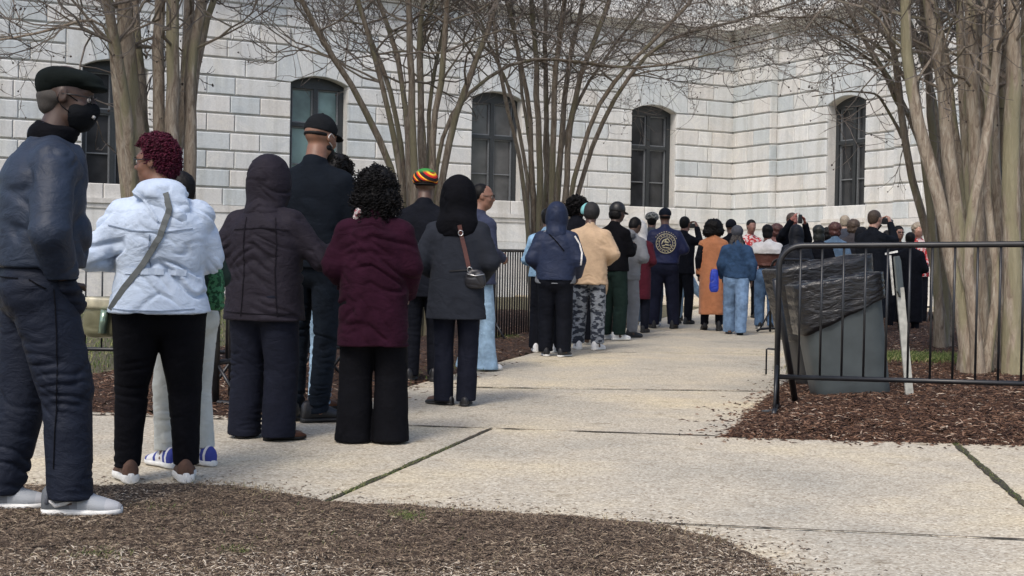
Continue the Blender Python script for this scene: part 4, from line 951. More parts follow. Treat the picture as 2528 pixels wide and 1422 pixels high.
def resample(P, n):
    P = np.asarray(P, float); d = np.r_[0, np.cumsum(np.linalg.norm(np.diff(P, axis=0), axis=1))]; t = np.linspace(0, d[-1], n)
    Q = np.stack([np.interp(t, d, P[:, k]) for k in range(3)], 1)
    for _ in range(2): Q[1:-1] = Q[1:-1] * .5 + (Q[:-2] + Q[2:]) * .25
    return Q
def make_tree(label, base_px, Y, stems, rsc=1.0, twig=1.0, seed=1, wz=9.5, dens=1.0, lab_n=0, spread=1.0, zmin=3.2, pods=1.0, bark=None):
    bark = bark or BARKD
    """stems: (list of photo pixels, radius px at base, depth offset at base, depth offset at top, branching 0..1)"""
    r = np.random.default_rng(seed); root_xy = at(base_px[0], base_px[1], Y); base = Vector((root_xy.x, Y, gz(0, Y)))
    root = empty('crepe_myrtle', base); tag(root, label, 'tree', 'bare many-stemmed trees in front of the building')
    B = np.array(base); twigs = Tree(); pod = []; mp = mpp(Y)
    def grow(p, d, L, rad, lvl):
        """crooked twigs that fork again and again"""
        n = 4; pts = [p]; dd = d / np.linalg.norm(d)
        for i in range(n - 1):
            dd = dd + r.normal(size=3) * .22 + np.array([0, 0, .05 + (.05 if lvl > 2 else 0)]); dd /= np.linalg.norm(dd); pts.append(pts[-1] + dd * L / (n - 1))
        rr = np.linspace(rad, rad * .62, n); twigs.add(np.array(pts), rr, min(1, .25 + lvl * .22), 5 if lvl < 2 else 3)
        if lvl >= 5:
            if r.random() < .5 * pods: pod.append(pts[-1])
            return
        k = 2 if r.random() < .55 else 3
        for i in range(k):
            q = pts[-1] if i < 2 else pts[2]; nd = dd + r.normal(size=3) * .55 * (1.1 - .05 * lvl); nd[2] += .02
            grow(q, nd, L * r.uniform(.62, .92), max(.0028, rad * r.uniform(.60, .76)), lvl + 1)
    for si, (px, rp, y0, y1, br) in enumerate(stems):
        n = len(px); W_ = []
        for i, (x, y) in enumerate(px):
            t = i / (n - 1); yy = Y + y0 * (1 - t) + y1 * t; p = at(x, y, yy); W_.append([p.x, p.y, p.z])
        W_ = np.array(W_)
        # root end goes into the ground near the base
        if W_[0][2] > .3 and not (rp <= 9 and px[0][1] < 420):
            b = B + np.array([(W_[0][0] - B[0]) * .72 + r.normal() * .02, y0 * .6 + r.normal() * .03, -.05]); W_ = np.vstack([b, (b + W_[0]) / 2 + np.array([(W_[0][0] - B[0]) * .08, 0, 0]), W_])
        top = W_[-1]; dv = W_[-1] - W_[-2]; dv /= np.linalg.norm(dv)
        k = 0
        while top[2] < wz * (.72 + .28 * br) and k < (8 if rp > 7 else 1):
            dv = dv + r.normal(size=3) * .12 + np.array([0, 0, .08]); dv /= np.linalg.norm(dv); top = top + dv * .6; W_ = np.vstack([W_, top]); k += 1
        P = resample(W_, 26); hgt = P[:, 2] - P[0, 2]; R0 = rp * mp * rsc; L_ = np.r_[0, np.cumsum(np.linalg.norm(np.diff(P, axis=0), axis=1))]; tt = L_ / L_[-1]
        P[1:, :2] += np.stack([perlin(np.stack([L_ * 1.6, L_ * 0 + si * 3.7, L_ * 0 + seed], 1)), perlin(np.stack([L_ * 1.6, L_ * 0 + si * 5.1 + 40, L_ * 0 + seed], 1))], 1)[1:] * .05
        rad = R0 * (1.0 - .80 * tt ** 1.1) * (1 + .40 * np.exp(-hgt / .15)) * (1 + .12 * perlin(np.stack([L_ * 3, L_ * 0 + si, L_ * 0 + seed], 1)))
        st = Tree(); st.add(P - B, np.maximum(rad, .006), 0.0, 12 if R0 > .03 else 8); V, Q, A = st.mesh()
        if R0 > .03:                                        # fluted, muscular surface
            nn = perlin(V * np.array([14, 14, 1.6]) + si * 9); cen = np.repeat(P - B, 12, axis=0); V = cen + (V - cen) * (1 + .26 * nn)[:, None]
        mesh_np('trunk', V, Q, bark, root, True, A)
        for i in range(8, 26):
            z = P[i, 2]
            if z < zmin or r.random() > (.48 + .4 * br) * dens: continue
            for _ in range(1 if r.random() < .6 else 2):
                a = r.random() * 2 * np.pi; T = P[min(i + 1, 25)] - P[i - 1]; T /= np.linalg.norm(T); out = np.array([math.cos(a) * spread, math.sin(a) * .8, 0]); d = out * 1.0 + T * .55
                grow(P[i] - B, d, r.uniform(.45, .85) * twig, max(.004, min(rad[i] * .45, .016)), 1)
    V, Q, A = twigs.mesh(); o = mesh_np('crown', V, Q, bark, root, False, A)
    if pod:                                                  # dry seed capsules at the tips
        pod = np.array(pod); k = len(pod); oc = np.array([[1, 0, 0], [-1, 0, 0], [0, 1, 0], [0, -1, 0], [0, 0, 1.2], [0, 0, -1.2]]); sz = r.uniform(.006, .013, k)
        V = (pod[:, None, :] + oc[None] * sz[:, None, None]).reshape(-1, 3); f = np.array([[0, 2, 4], [2, 1, 4], [1, 3, 4], [3, 0, 4], [2, 0, 5], [1, 2, 5], [3, 1, 5], [0, 3, 5]]); T = ((np.arange(k) * 6)[:, None, None] + f[None]).reshape(-1, 3)
        mesh_np('seed_capsules', V, T, plain('dry_capsule', (.05, .035, .028), .8), root)['kind'] = 'stuff'
    return root
def S(*a): return [(a[i], a[i + 1]) for i in range(0, len(a), 2)]
make_tree('bare tree of thick straight stems behind the woman with short red hair', (360, 800), 12.2, [
    (S(322, 480, 300, 330, 285, 150, 262, -20), 15, -.05, -.3, .6), (S(350, 480, 335, 300, 318, 150, 300, -20), 24, .1, .1, .6), (S(372, 470, 352, 300, 345, 150, 328, -20), 15, .2, .6, .6),
    (S(395, 480, 400, 300, 385, 180, 392, 60, 400, -20), 16, 0, .3, .7), (S(430, 470, 425, 300, 428, 150, 432, -20), 18, -.1, 0, .6), (S(415, 460, 450, 330, 458, 200, 462, 60, 470, -20), 16, .2, .8, .7),
    (S(475, 480, 462, 300, 470, 150, 500, -10), 17, 0, .2, .8), (S(335, 480, 318, 380, 305, 200, 280, 60, 255, -30), 13, -.3, -1.0, .8), (S(300, 450, 290, 300, 285, 120, 240, 20, 180, 60, 110, 82), 7, .0, -.6, 1),
    (S(470, 300, 500, 60, 560, -60), 8, .3, .6, 1)], seed=11, bark=mat_bark('olive_mottled_bark', .85), zmin=2.75, dens=.95, twig=.95, rsc=1.2)
make_tree('bare tree fanning out behind the striped beanie, between the second and third windows', (1040, 780), 17.0, [
    (S(1000, 520, 985, 490, 970, 427, 942, 338, 899, 256, 867, 213, 835, 171, 796, 92, 753, 40, 732, -10), 13, -.1, -.8, 1), (S(1002, 500, 974, 375, 963, 300, 950, 230, 935, 155, 900, 64, 878, -10), 12, 0, -.2, 1),
    (S(1005, 480, 998, 410, 992, 320, 960, 215, 922, 120, 893, 40), 11, .3, .6, 1), (S(1012, 470, 1005, 330, 1002, 215, 975, 105, 932, -5), 12, .1, .9, 1), (S(1022, 470, 1021, 285, 1016, 178, 1008, 70, 1006, -10), 15, -.2, -.2, 1),
    (S(1040, 470, 1037, 245, 1035, 110, 1042, -5), 14, 0, .4, 1), (S(1062, 470, 1066, 340, 1090, 215, 1100, 110, 1108, -5), 13, -.2, -.5, 1), (S(1080, 480, 1108, 355, 1134, 250, 1158, 185, 1195, 105, 1226, 15), 14, .1, .3, 1),
    (S(1072, 480, 1095, 290, 1128, 235, 1198, 200, 1240, 168, 1270, 136, 1340, 138), 9, .2, .9, 1), (S(1055, 460, 1060, 390, 1050, 250, 1080, 160, 1090, 60, 1110, -10), 9, .6, 1.2, 1), (S(1050, 470, 1048, 350, 1030, 180, 1050, 60, 1070, -10), 10, .4, 1.4, 1)], seed=12, zmin=3.3, dens=1.6, spread=1.3, rsc=.76)
make_tree('bare tree of many slender stems behind the navy hoodie and tan coat', (1350, 760), 19.6, [
    (S(1302, 540, 1290, 396, 1256, 304, 1244, 226, 1234, 180, 1220, 90), 9, -.2, -.5, 1), (S(1308, 535, 1293, 365, 1262, 226, 1230, 150, 1190, 70), 8, 0, .4, 1), (S(1318, 530, 1312, 330, 1300, 200, 1270, 80, 1250, -5), 11, .1, .2, 1),
    (S(1333, 530, 1330, 300, 1325, 150, 1310, -5), 13, 0, 0, 1), (S(1346, 530, 1350, 300, 1345, 120, 1350, -5), 12, .3, .6, 1), (S(1360, 530, 1365, 330, 1372, 150, 1390, -5), 13, -.2, -.4, 1), (S(1375, 530, 1385, 330, 1400, 180, 1430, 20), 13, .2, .4, 1),
    (S(1392, 530, 1402, 380, 1408, 260, 1440, 150, 1500, 40), 13, 0, .2, 1), (S(1400, 520, 1425, 400, 1462, 290, 1500, 210, 1560, 145, 1625, 95), 10, -.1, -.3, 1), (S(1412, 520, 1432, 440, 1470, 335, 1520, 225, 1570, 155, 1640, 90, 1700, 75), 10, 0, .2, 1),
    (S(1340, 520, 1360, 420, 1345, 240, 1400, 180, 1470, 110), 7, .5, 1.0, 1), (S(1325, 520, 1318, 400, 1290, 260, 1275, 120), 8, .5, 1.2, 1), (S(1370, 520, 1380, 380, 1420, 250, 1475, 165, 1560, 60), 8, .4, 1.0, 1)], seed=13, zmin=3.6, dens=1.6, spread=1.35, twig=1.05, rsc=.72)
make_tree('bare tree of thick peeling stems behind the right crowd barrier', (2420, 925), 12.6, [
    (S(2395, 925, 2380, 760, 2340, 620, 2310, 440, 2270, 330, 2240, 195, 2232, 100, 2228, -20), 22, -.3, -.3, .8), (S(2390, 925, 2395, 760, 2370, 600, 2350, 420, 2335, 300, 2318, 180, 2290, -20), 25, -.1, .3, .7),
    (S(2415, 930, 2405, 700, 2372, 560, 2420, 480, 2440, 360, 2452, 240, 2470, 90, 2480, -20), 17, -.4, -.5, .8), (S(2425, 925, 2418, 650, 2405, 400, 2400, 200, 2395, -20), 26, 0, .2, .7), (S(2440, 920, 2450, 640, 2432, 400, 2410, 150, 2400, -20), 26, .3, .9, .7),
    (S(2505, 925, 2500, 700, 2496, 480, 2500, 250, 2500, -20), 29, -.4, -.4, .7), (S(2475, 925, 2470, 700, 2462, 500, 2450, 250, 2445, -20), 20, .3, .6, .7), (S(2530, 925, 2540, 600, 2530, 300, 2535, -20), 27, .1, .1, .7), (S(2405, 900, 2400, 700, 2362, 330, 2332, 120, 2300, -20), 18, .5, 1.2, .9), (S(2455, 925, 2440, 780, 2400, 600, 2385, 400, 2378, 150, 2365, -20), 17, .1, .6, .8), (S(2515, 925, 2515, 600, 2478, 350, 2470, 100, 2462, -20), 20, .5, 1.1, .7), (S(2430, 925, 2475, 700, 2430, 480, 2450, 300, 2430, 100, 2436, -20), 14, -.3, -.1, .7),
    (S(2480, 920, 2468, 560, 2440, 340, 2420, 120, 2410, -20), 24, .5, 1.0, .7)], seed=14, bark=BARK, zmin=2.7, dens=1.1, twig=.95, rsc=.77)
make_tree('bare tree of slimmer leaning stems just left of the thick peeling stems', (2325, 815), 16.0, [
    (S(2330, 815, 2320, 700, 2285, 560, 2250, 440, 2228, 340, 2218, 200, 2205, 110, 2180, -10), 13, 0, -.2, 1), (S(2325, 820, 2312, 650, 2300, 540, 2290, 400, 2272, 300, 2250, 195, 2238, 100, 2225, -20), 15, -.2, -.4, 1), (S(2262, 235, 2190, 130, 2110, 75, 2050, 40, 1985, 44), 6, -.3, -.8, 1), (S(2228, 340, 2180, 250, 2160, 230, 2100, 225), 4.5, .1, -.4, 1), (S(2335, 815, 2330, 650, 2318, 480, 2300, 300, 2290, 150, 2280, -10), 16, .2, .3, .9),
    (S(2262, 300, 2215, 255, 2175, 170, 2120, 130, 2040, 80), 6, .1, -.5, 1), (S(2310, 560, 2275, 330, 2200, 200, 2130, 100, 2080, -10), 10, .3, .3, 1), (S(2340, 815, 2345, 600, 2330, 400, 2300, 200, 2240, 50), 13, .4, 1.0, 1)], seed=15, zmin=3.3, dens=1.6, spread=1.3, rsc=.8, twig=.85)

# ================================================================== CROWD BARRIERS
def barrier(label, p0, p1, z0, z1, top0, top1, nb, feet=True, tube=.019, group='black steel crowd barriers', hooks=True, bar=.0075, foot_at=(0, 1), brace=None, zb=.30):
    p0, p1 = Vector((p0[0], p0[1], 0)), Vector((p1[0], p1[1], 0)); L = (p1 - p0).length; d = (p1 - p0) / L; root = empty('crowd_barrier', (p0.x, p0.y, z0)); tag(root, label, 'barrier', group); O = Vector((p0.x, p0.y, z0))
    def P(a, z, o=0): zz = z0 + (z1 - z0) * a / L; s_ = top0 + (top1 - top0) * a / L; return p0 + d * a + Vector((-d.y, d.x, 0)) * o + Vector((0, 0, zz + z * s_)) - O
    f = MB(); r = .14; pts = [P(0, -.0 + (0 if feet else .25)), P(0, 1 - r * .9)]
    for t in range(1, 7): a = math.pi / 2 * t / 6; pts.append(P(r * 1.1 * (1 - math.cos(a)), 1 - r * .9 + r * .9 * math.sin(a)))
    for t in range(1, 6): pts.append(P(r + (L - 2 * r) * t / 6, 1))
    for t in range(0, 7): a = math.pi / 2 * t / 6; pts.append(P(L - r * 1.1 * (1 - math.sin(a)), 1 - r * .9 + r * .9 * math.cos(a)))
    pts.append(P(L, 0 if feet else .25)); f.tube(pts, tube, 10); f.build('frame', BLACKMETAL, root, True)
    b = MB(); b.tube([P(0, zb), P(L, zb)], tube * .85, 10); b.build('bottom_rail', BLACKMETAL, root, True)
    for i in range(nb):
        a = L * (i + 1) / (nb + 1); b = MB(); zt = 1.0
        if a < r: zt = 1 - r * .9 + r * .9 * math.sin(math.acos(max(0, 1 - a / (r * 1.1))))
        if L - a < r: zt = 1 - r * .9 + r * .9 * math.sin(math.acos(max(0, 1 - (L - a) / (r * 1.1))))
        b.tube([P(a, zb), P(a, zt - .01)], bar, 8); b.build('upright', BLACKMETAL, root, True)
    if feet:
        for e in foot_at:
            a = L * e; b = MB(); c = P(a, 0); b.tube([P(a, .012, -.26), P(a, .035, -.2), P(a, .045, 0), P(a, .035, .2), P(a, .012, .26)], .018, 8)
            b.tube([P(a, .04, -.2), P(a, .30, 0)], .012, 8); b.tube([P(a, .04, .2), P(a, .30, 0)], .012, 8); b.build('foot', BLACKMETAL, root, True)
    if hooks:
        for z in (.38, .75)[:hooks if isinstance(hooks, int) and hooks is not True else 2]:
            b = MB(); b.tube([P(.0, z), P(-.065, z + .005), P(-.075, z), P(-.075, z - .15)], .007, 6); b.build('hook', BLACKMETAL, root, True)
    return root, P
bar_z = at(1917, 607, 9.47).z
rb, PB_ = barrier('black crowd barrier in front of the grey bin and right-hand tree', (1.87, 9.47), (4.28, 8.84), .06, .075, bar_z - .06, 1.21, 16, hooks=1, tube=.021, zb=.218, bar=.0085)
b = MB(); q0 = at(1914, 690, 9.62); q1 = ground(1964, 1012); o_ = Vector((1.87, 9.47, .06)); b.tube([q0 - o_, Vector((q1.x, q1.y, .08)) - o_], .024, 8); b.build('leaning_leg', BLACKMETAL, rb, True)
b = MB(); 
for (x, y) in ((0, -.05),): b.box((x + .0, y, .012), (.10, .22, .012), .5); b.box((x + .13, y + .06, .010), (.16, .08, .010), .4)
b.build('foot_plate', plain('galvanised_plate', (.10, .11, .12), .5, .4), rb)
barrier('black crowd barrier behind the flat-capped man and red-haired woman', (-4.6, 11.15), (-1.97, 10.95), .05, .05, 1.12, 1.12, 18, hooks=False, zb=.24)
barrier('black crowd barrier whose end frame shows between the pale-blue parka and hooded parka', G(532, 1013), (-1.35, 11.2), .04, .06, 1.06, 1.06, 14, hooks=2, tube=.024, bar=.011)
g_ = ground(570, 1003); barrier('black crowd barrier folded flat against the end frame beside the green print bag', (g_.x, g_.y), (g_.x + .35, g_.y + 1.9), .04, .06, 1.04, 1.04, 12, hooks=False, tube=.022)
# the long line of barriers beside the walk
def bz(px, yt, Y): return at(px, yt, Y)
a0 = at(1222, 618, 16.6); a1 = at(1345, 620, 18.9)
barrier('black crowd barrier with close-set uprights between the grey coat and navy hoodie', (a0.x, a0.y), (a1.x, a1.y), .03, .05, a0.z - .03, a1.z - .05, 20, hooks=False, bar=.010, zb=.10)
a2 = at(1219, 700, 20.5); a3 = at(1330, 700, 21.3)
# far ones on the right, behind the bins
f0, f1 = at(2085, 625, 24), at(2300, 622, 23.0); barrier('black crowd barrier far behind the bins, in front of the cameraman', (f0.x, f0.y), (f1.x, f1.y), .15, .15, 1.17, 1.17, 11, hooks=False)
f0, f1 = at(1905, 632, 20.6), at(2010, 632, 19.8); barrier('black crowd barrier behind the bins, beside the white-hooded jacket', (f0.x, f0.y), (f1.x, f1.y), .14, .14, 1.10, 1.10, 8, hooks=False)

# ================================================================== BINS, STAKE SIGN
def bin_(label, cx, base_y, Y, wtop, wbot, hgt, tilt, body_mat, bag_mat, bag_drop, rim_c=None, rz=0, lean=0, zoff=0, dp=.85):
    g = at(cx, base_y, Y); root = empty('trash_bin', (g.x, Y, g.z + zoff)); root.rotation_euler = (R(lean), R(tilt), R(rz)); tag(root, label, 'bin')
    def ring(w, z, n=36, e=5, dy=0, wob=0, ph=0, tz=None):
        V = []
        for k in range(n):
            a = 2 * math.pi * k / n; ca, sa = math.cos(a), math.sin(a); rr = (abs(ca) ** e + abs(sa) ** e) ** (-1 / e); q = 1 + wob * (math.sin(a * 7 + ph) + .6 * math.sin(a * 12 + ph * 2))
            zz = z if tz is None else tz(ca * rr, sa * rr, z); V.append((w / 2 * ca * rr * q, w / 2 * dp * sa * rr * q + dy, zz))
        return V
    def rings(lst, name, mat, parent, smooth=True, n=36):
        V = [p for r_ in lst for p in r_]; Q = [(i * n + k, i * n + (k + 1) % n, (i + 1) * n + (k + 1) % n, (i + 1) * n + k) for i in range(len(lst) - 1) for k in range(n)]; return mesh_np(name, V, np.array(Q), mat, parent, smooth)
    lst = [ring(.05, .0), ring(wbot * .96, 0), ring(wbot, .02)] + [ring(wbot + (wtop - wbot) * t, hgt * t) for t in (.15, .5, .9)] + [ring(wtop, hgt * .95), ring(wtop + .04, hgt * .955), ring(wtop + .045, hgt), ring(wtop - .02, hgt), ring(wtop - .06, hgt - .05), ring(wbot, .1)]
    rings(lst, 'body', body_mat, root)
    w = wtop + .045; tz = lambda x, y, z: z + (bag_drop[1] * x if z < hgt * .9 else 0)
    bl = []
    for i, t in enumerate(np.linspace(0, 1, 16)):
        z = hgt + .012 - t * bag_drop[0]; ww = w + .012 + (wbot - wtop) * (1 - z / hgt) * (.75) + .005 * math.sin(i * 1.7) * (t > .1)
        bl.append(ring(ww, z, 72, 5, 0, .005 + .004 * t, i * .12, lambda x, y, z, t=t: z + bag_drop[1] * x * t + .010 * math.sin(x * 9 + t * 8)))
    bl = [ring(w - .30, hgt - .25, 72), ring(w - .09, hgt - .06, 72, wob=.02), ring(w - .04, hgt + .015, 72, wob=.01)] + bl + [ring(w - .10, hgt - bag_drop[0] - .01, 72, tz=lambda x, y, z: z + bag_drop[1] * x)]
    rings(bl, 'bin_bag', bag_mat, root, n=72); return root
def mat_bag():
    m, nt, b = newmat('black_polythene'); L = nt.links; tc = N(nt, 'ShaderNodeTexCoord'); mp = N(nt, 'ShaderNodeMapping'); mp.inputs['Scale'].default_value = (5, 5, 14); mp.inputs['Rotation'].default_value = (0, .5, 0); L.new(tc.outputs['Object'], mp.inputs[0])
    n = N(nt, 'ShaderNodeTexNoise', Scale=1.5, Detail=4.0, Roughness=.55, Distortion=1.5); L.new(mp.outputs[0], n.inputs['Vector']); bump(nt, b, n.outputs[0], .45, .03)
    b.inputs['Base Color'].default_value = (.010, .010, .012, 1); b.inputs['Roughness'].default_value = .28; b.inputs['Specular IOR Level'].default_value = .6; return m
BAG = mat_bag()
BINGREY = plain('slate_grey_plastic', (.058, .070, .074), .5, var=.1, nscale=6); BINBLACK = plain('dark_plastic', (.02, .022, .026), .5)
bin_('black bagged bin tilted behind the grey one', 2062, 968, 11.6, .80, .56, 1.12, -10, BINBLACK, BAG, (.60, .0), rz=4)
bin_('slate grey bin tilted left with a shiny black liner folded over its rim', 2100, 985, 10.45, .645, .56, .93, -9.5, BINGREY, BAG, (.28, .10), rz=-2)
STK = plain('weathered_pale_stake', (.42, .42, .38), .7, nscale=20); g1 = at(2246, 985, 10.15); g2 = at(2214, 628, 10.15); st = empty('stake_sign', g1); tag(st, 'thin pale stake sign with a small dark plate, leaning behind the barrier', 'sign')
ax = (g2 - g1).normalized(); sx_ = Vector((1, 0, 0)); sx_ = (sx_ - ax * sx_.dot(ax)).normalized(); sy_ = ax.cross(sx_); b = MB(); L_ = (g2 - g1).length
b.box(ax * L_ * .37, (.058, .022, L_ * .80), axes=(sx_, sy_, ax)); b.build('stake', STK, st)
b = MB(); ca, sa = math.cos(1.05), math.sin(1.05); pxx = sx_ * ca + sy_ * sa; pyy = -sx_ * sa + sy_ * ca
pl = [(-.09, -.12), (-.02, -.17), (.09, -.12), (.09, .10), (.05, .14), (-.09, .14)]
b.prism(pl, -.006, .006, lambda x, y, z: ax * (L_ * .86 + z) + pxx * x + pyy * y); b.build('plate', plain('dark_plate', (.09, .10, .095), .5), st)
b = MB(); b.box(ax * (L_ * .86) + sx_ * -.052, (.014, .018, .30), axes=(sx_, sy_, ax)); b.box(ax * (L_ * 1.015) + sx_ * -.04, (.10, .02, .014), axes=((sx_ * .93 + ax * .1), sy_, ax)); b.build('plate_edge', plain('white_edge', (.6, .6, .57), .6), st)
# ================================================================== PEOPLE
Vd = Vector
def view(p): a = R(p.facing); return Vd((-math.sin(a), math.cos(a), 0))
def frame(p):                                               # local right/away as the viewer sees them
    v = view(p); return Vd((v.y, -v.x, 0)), v
def blob(p, name, mat, parts, res=.007, wr=None, parent=None, rel=1, scale=(20, 20, 20)):
    """parts: ('e', centre, radii) or ('c', a, b, ra, rb) in local metres"""
    P = []
    for q in parts: P += [Vd(q[1]), Vd(q[2])] if q[0] == 'c' else [Vd(q[1])]
    m = max([max(q[2]) if q[0] == 'e' else max(q[3], q[4]) for q in parts]) + .03
    F = Field([min(v[i] for v in P) - m for i in range(3)], [max(v[i] for v in P) + m for i in range(3)], res)
    for q in parts:
        if q[0] == 'e': F.ell(q[1], q[2], .012, rot=q[3] if len(q) > 3 else None)
        else: F.cone(q[1], q[2], q[3], q[4], .012)
    return p.finish(F, name, mat, wr, scale, rel=rel, parent=parent)
NAVY1 = cloth('navy_windbreaker', (.019, .028, .049), .55, .1, .06, .35, .4); NAVY2 = cloth('navy_trackpants', (.012, .0155, .027), .6, .05, .06, .4, .35)
BLACK = cloth('black_cloth', (.0042, .0044, .0062), .85, .05, .1, .3, .2); BLACKT = cloth('black_twill', (.0055, .0065, .0105), .8, .05, .1, .35, .25)
PALEB = cloth('pale_blue_parka', (.46, .54, .66), .7, .1, .05, .45, .3); PLUMB = cloth('plum_black_parka', (.017, .0145, .021), .7, .12, .08, .4, .3)
DNAVY = cloth('dark_navy_wool', (.006, .0085, .013), .85, .1, .08, .3, .2); TROU = cloth('ink_trousers', (.0085, .010, .018), .8, .08, .08, .35, .25)
DJEAN = cloth('dark_jeans', (.008, .012, .019), .8, .1, .15, .45, .25); LJEAN = cloth('light_jeans', (.26, .38, .50), .85, .1, .14, .5, .2); MJEAN = cloth('mid_jeans', (.09, .16, .28), .85, .1, .2, .5, .2)
PURP = cloth('purple_plush', (.021, .0055, .013), .9, .35, .12, .45, .15); GREYC = cloth('charcoal_wool', (.021, .024, .032), .9, .2, .07, .25, .2)
TAN = cloth('tan_suede', (.50, .36, .24), .85, .2, .06, .4, .2); CAMO = cloth('grey_camo', (.22, .24, .27), .85, .1, .1, .4, .2, col2=(.030, .036, .05), pscale=(13, 13, 26))
GREYH = cloth('grey_marl', (.17, .18, .20), .9, .2, .06, .4, .2); GREYP = cloth('grey_sweatpants', (.44, .46, .44), .9, .2, .06, .45, .2); MAROON = cloth('maroon_wool', (.075, .012, .022), .9, .2, .08, .3, .2)
DENIMJ = cloth('blue_denim_jacket', (.026, .056, .115), .85, .1, .18, .45, .2); DENIML = cloth('washed_denim', (.20, .33, .47), .85, .1, .2, .5, .2); INDIGO = cloth('indigo_satin', (.013, .018, .062), .5, .1, .08, .35, .4)
ORANGE = cloth('rust_orange_wool', (.45, .185, .09), .85, .25, .06, .35, .2); WHITE = cloth('white_fleece', (.66, .65, .64), .9, .3, .06, .45, .2); BROWNL = cloth('brown_leather', (.10, .04, .03), .5, .05, .1, .4, .4)
RED = cloth('red_cloth', (.42, .03, .035), .8, .1, .15, .3, .2, col2=(.62, .50, .48), pscale=(22, 22, 22)); GREENP = cloth('green_trousers', (.013, .025, .022), .85, .1, .1, .4, .2); NAVYH = cloth('navy_nylon', (.014, .022, .052), .6, .1, .07, .35, .35)
BLACKHAIR = plain('black_hair', (.005, .0045, .005), .6, spec=.2, var=.3, nscale=90); BROWNHAIR = plain('brown_hair', (.07, .045, .03), .55, var=.25, nscale=90); WINE = plain('wine_red_hair', (.062, .005, .018), .6, spec=.25, var=.3, nscale=80)
AUBURN = plain('auburn_hair', (.075, .025, .02), .5, var=.3, nscale=90); GREYHAIR = plain('fair_grey_hair', (.30, .25, .19), .6, var=.2, nscale=90)
SOLEW = plain('white_sole', (.66, .66, .64), .6, var=.06); SOLEB = plain('black_sole', (.012, .012, .013), .6); SHGREY = cloth('grey_mesh', (.30, .32, .35), .8, 0, .1, .25); SHDARK = cloth('slate_mesh', (.12, .13, .15), .8, 0, .1, .25); SHWHITE = plain('white_leather', (.68, .68, .68), .5, var=.05)
SHBLUE = plain('royal_blue_leather', (.025, .035, .30), .45, var=.08); SHBROWN = plain('brown_suede', (.085, .045, .030), .85); SHBLACK = plain('black_leather', (.012, .012, .014), .45); SHTAN = plain('chestnut_leather', (.11, .045, .025), .5)
def mat_shoe(name, stops):
    m, nt, b = newmat(name); L = nt.links; a = N(nt, 'ShaderNodeAttribute', attribute_name='tint'); rp_ = ramp(nt, stops, 'CONSTANT'); L.new(a.outputs['Fac'], rp_.inputs[0]); L.new(rp_.outputs[0], b.inputs['Base Color'])
    tc = N(nt, 'ShaderNodeTexCoord'); n = N(nt, 'ShaderNodeTexNoise', Scale=180.0); L.new(tc.outputs['Object'], n.inputs['Vector']); bump(nt, b, n.outputs[0], .3, .004); b.inputs['Roughness'].default_value = .7; return m
RUNNER = mat_shoe('grey_runner', [(0, (.10, .11, .12)), (.36, (.17, .18, .20)), (.46, (.30, .32, .345)), (.8, (.38, .39, .41)), (.95, (.30, .30, .31))])
DUNK = mat_shoe('blue_white_sneaker', [(0, (.025, .04, .25)), (.10, (.62, .62, .64)), (.17, (.025, .04, .25)), (.26, (.64, .64, .66)), (.50, (.025, .04, .25)), (.57, (.64, .64, .66)), (.78, (.025, .04, .25))])
GLASSF = plain('spectacle_frame', (.02, .018, .018), .3, var=0); MASKM = cloth('black_mask', (.006, .007, .009), .8, 0, .05, .4)

def curls(p, n, parts, rad=.010, wire=.0028, mat=None, turns=2.2, L=.05, seed=1, name='curls', front=.3):
    """spiral locks scattered over the hair"""
    V, Q = p.garments['hair']; nn = vnormals(V, Q); r = np.random.default_rng(seed); fwd = np.array(p.hr @ Vd((0, 1, 0))); rel_ = (V - np.array(p.hc)) @ fwd / p.hh; zr = (V[:, 2] - p.hc.z) / p.hh; ok = np.where((rel_ < front) | (zr > .42))[0]; idx = r.choice(ok, n); t = Tree()
    for i in idx:
        P = V[i]; nv = nn[i]; d = np.array([0, 0, -1.0]) + nv * .55 + r.normal(size=3) * .25; d /= np.linalg.norm(d); a = np.cross(d, [1, .3, 0]); a /= np.linalg.norm(a); b = np.cross(d, a); s_ = np.linspace(0, 1, 12); ph = r.random() * 6
        ang = ph + s_ * turns * 2 * np.pi; rr = rad * (.7 + .6 * r.random()) * (1 - .3 * s_); pts = P + nv * .004 + d * (s_ * L * (.6 + .8 * r.random()))[:, None] + a * (np.cos(ang) * rr)[:, None] + b * (np.sin(ang) * rr)[:, None]; t.add(pts, np.full(12, wire), r.random(), 4)
    V, Q, A = t.mesh(); mesh_np(name, V, Q, mat or BLACKHAIR, p.root, True, A)

# ---- man with flat cap
p = Person('man in a black flat cap, black face mask and navy jacket at the left edge', 89, 1282, 172, 62, dz=.03, arms=(((.16, .0, .635), (.10, .045, .50)), ((.200, -.012, .620), (.118, .036, .522))), wide=1.16, deep=1.1, head=22, nod=6, lean=4.5,
           feet=((-.070, -.065, -18), (.075, .060, 22)), skin_c=(.058, .033, .025), detail=True, hscale=1.04)
p.hc = p.hc - Vd((0, 0, .012))
p.trousers(NAVY2, th=.067, kn=.055, an=.047, end=.038, wr=.012, hip=.112, scale=(10, 10, 17))
p.coat(NAVY1, hem=.545, w_hem=.108, w_wa=.112, w_ch=.117, d_hem=.085, d_wa=.092, d_ch=.086, arm=(.052, .046, .034), wr=.020, scale=(7, 7, 9), back=.010, cuff=.05, collar=(.016, .050))

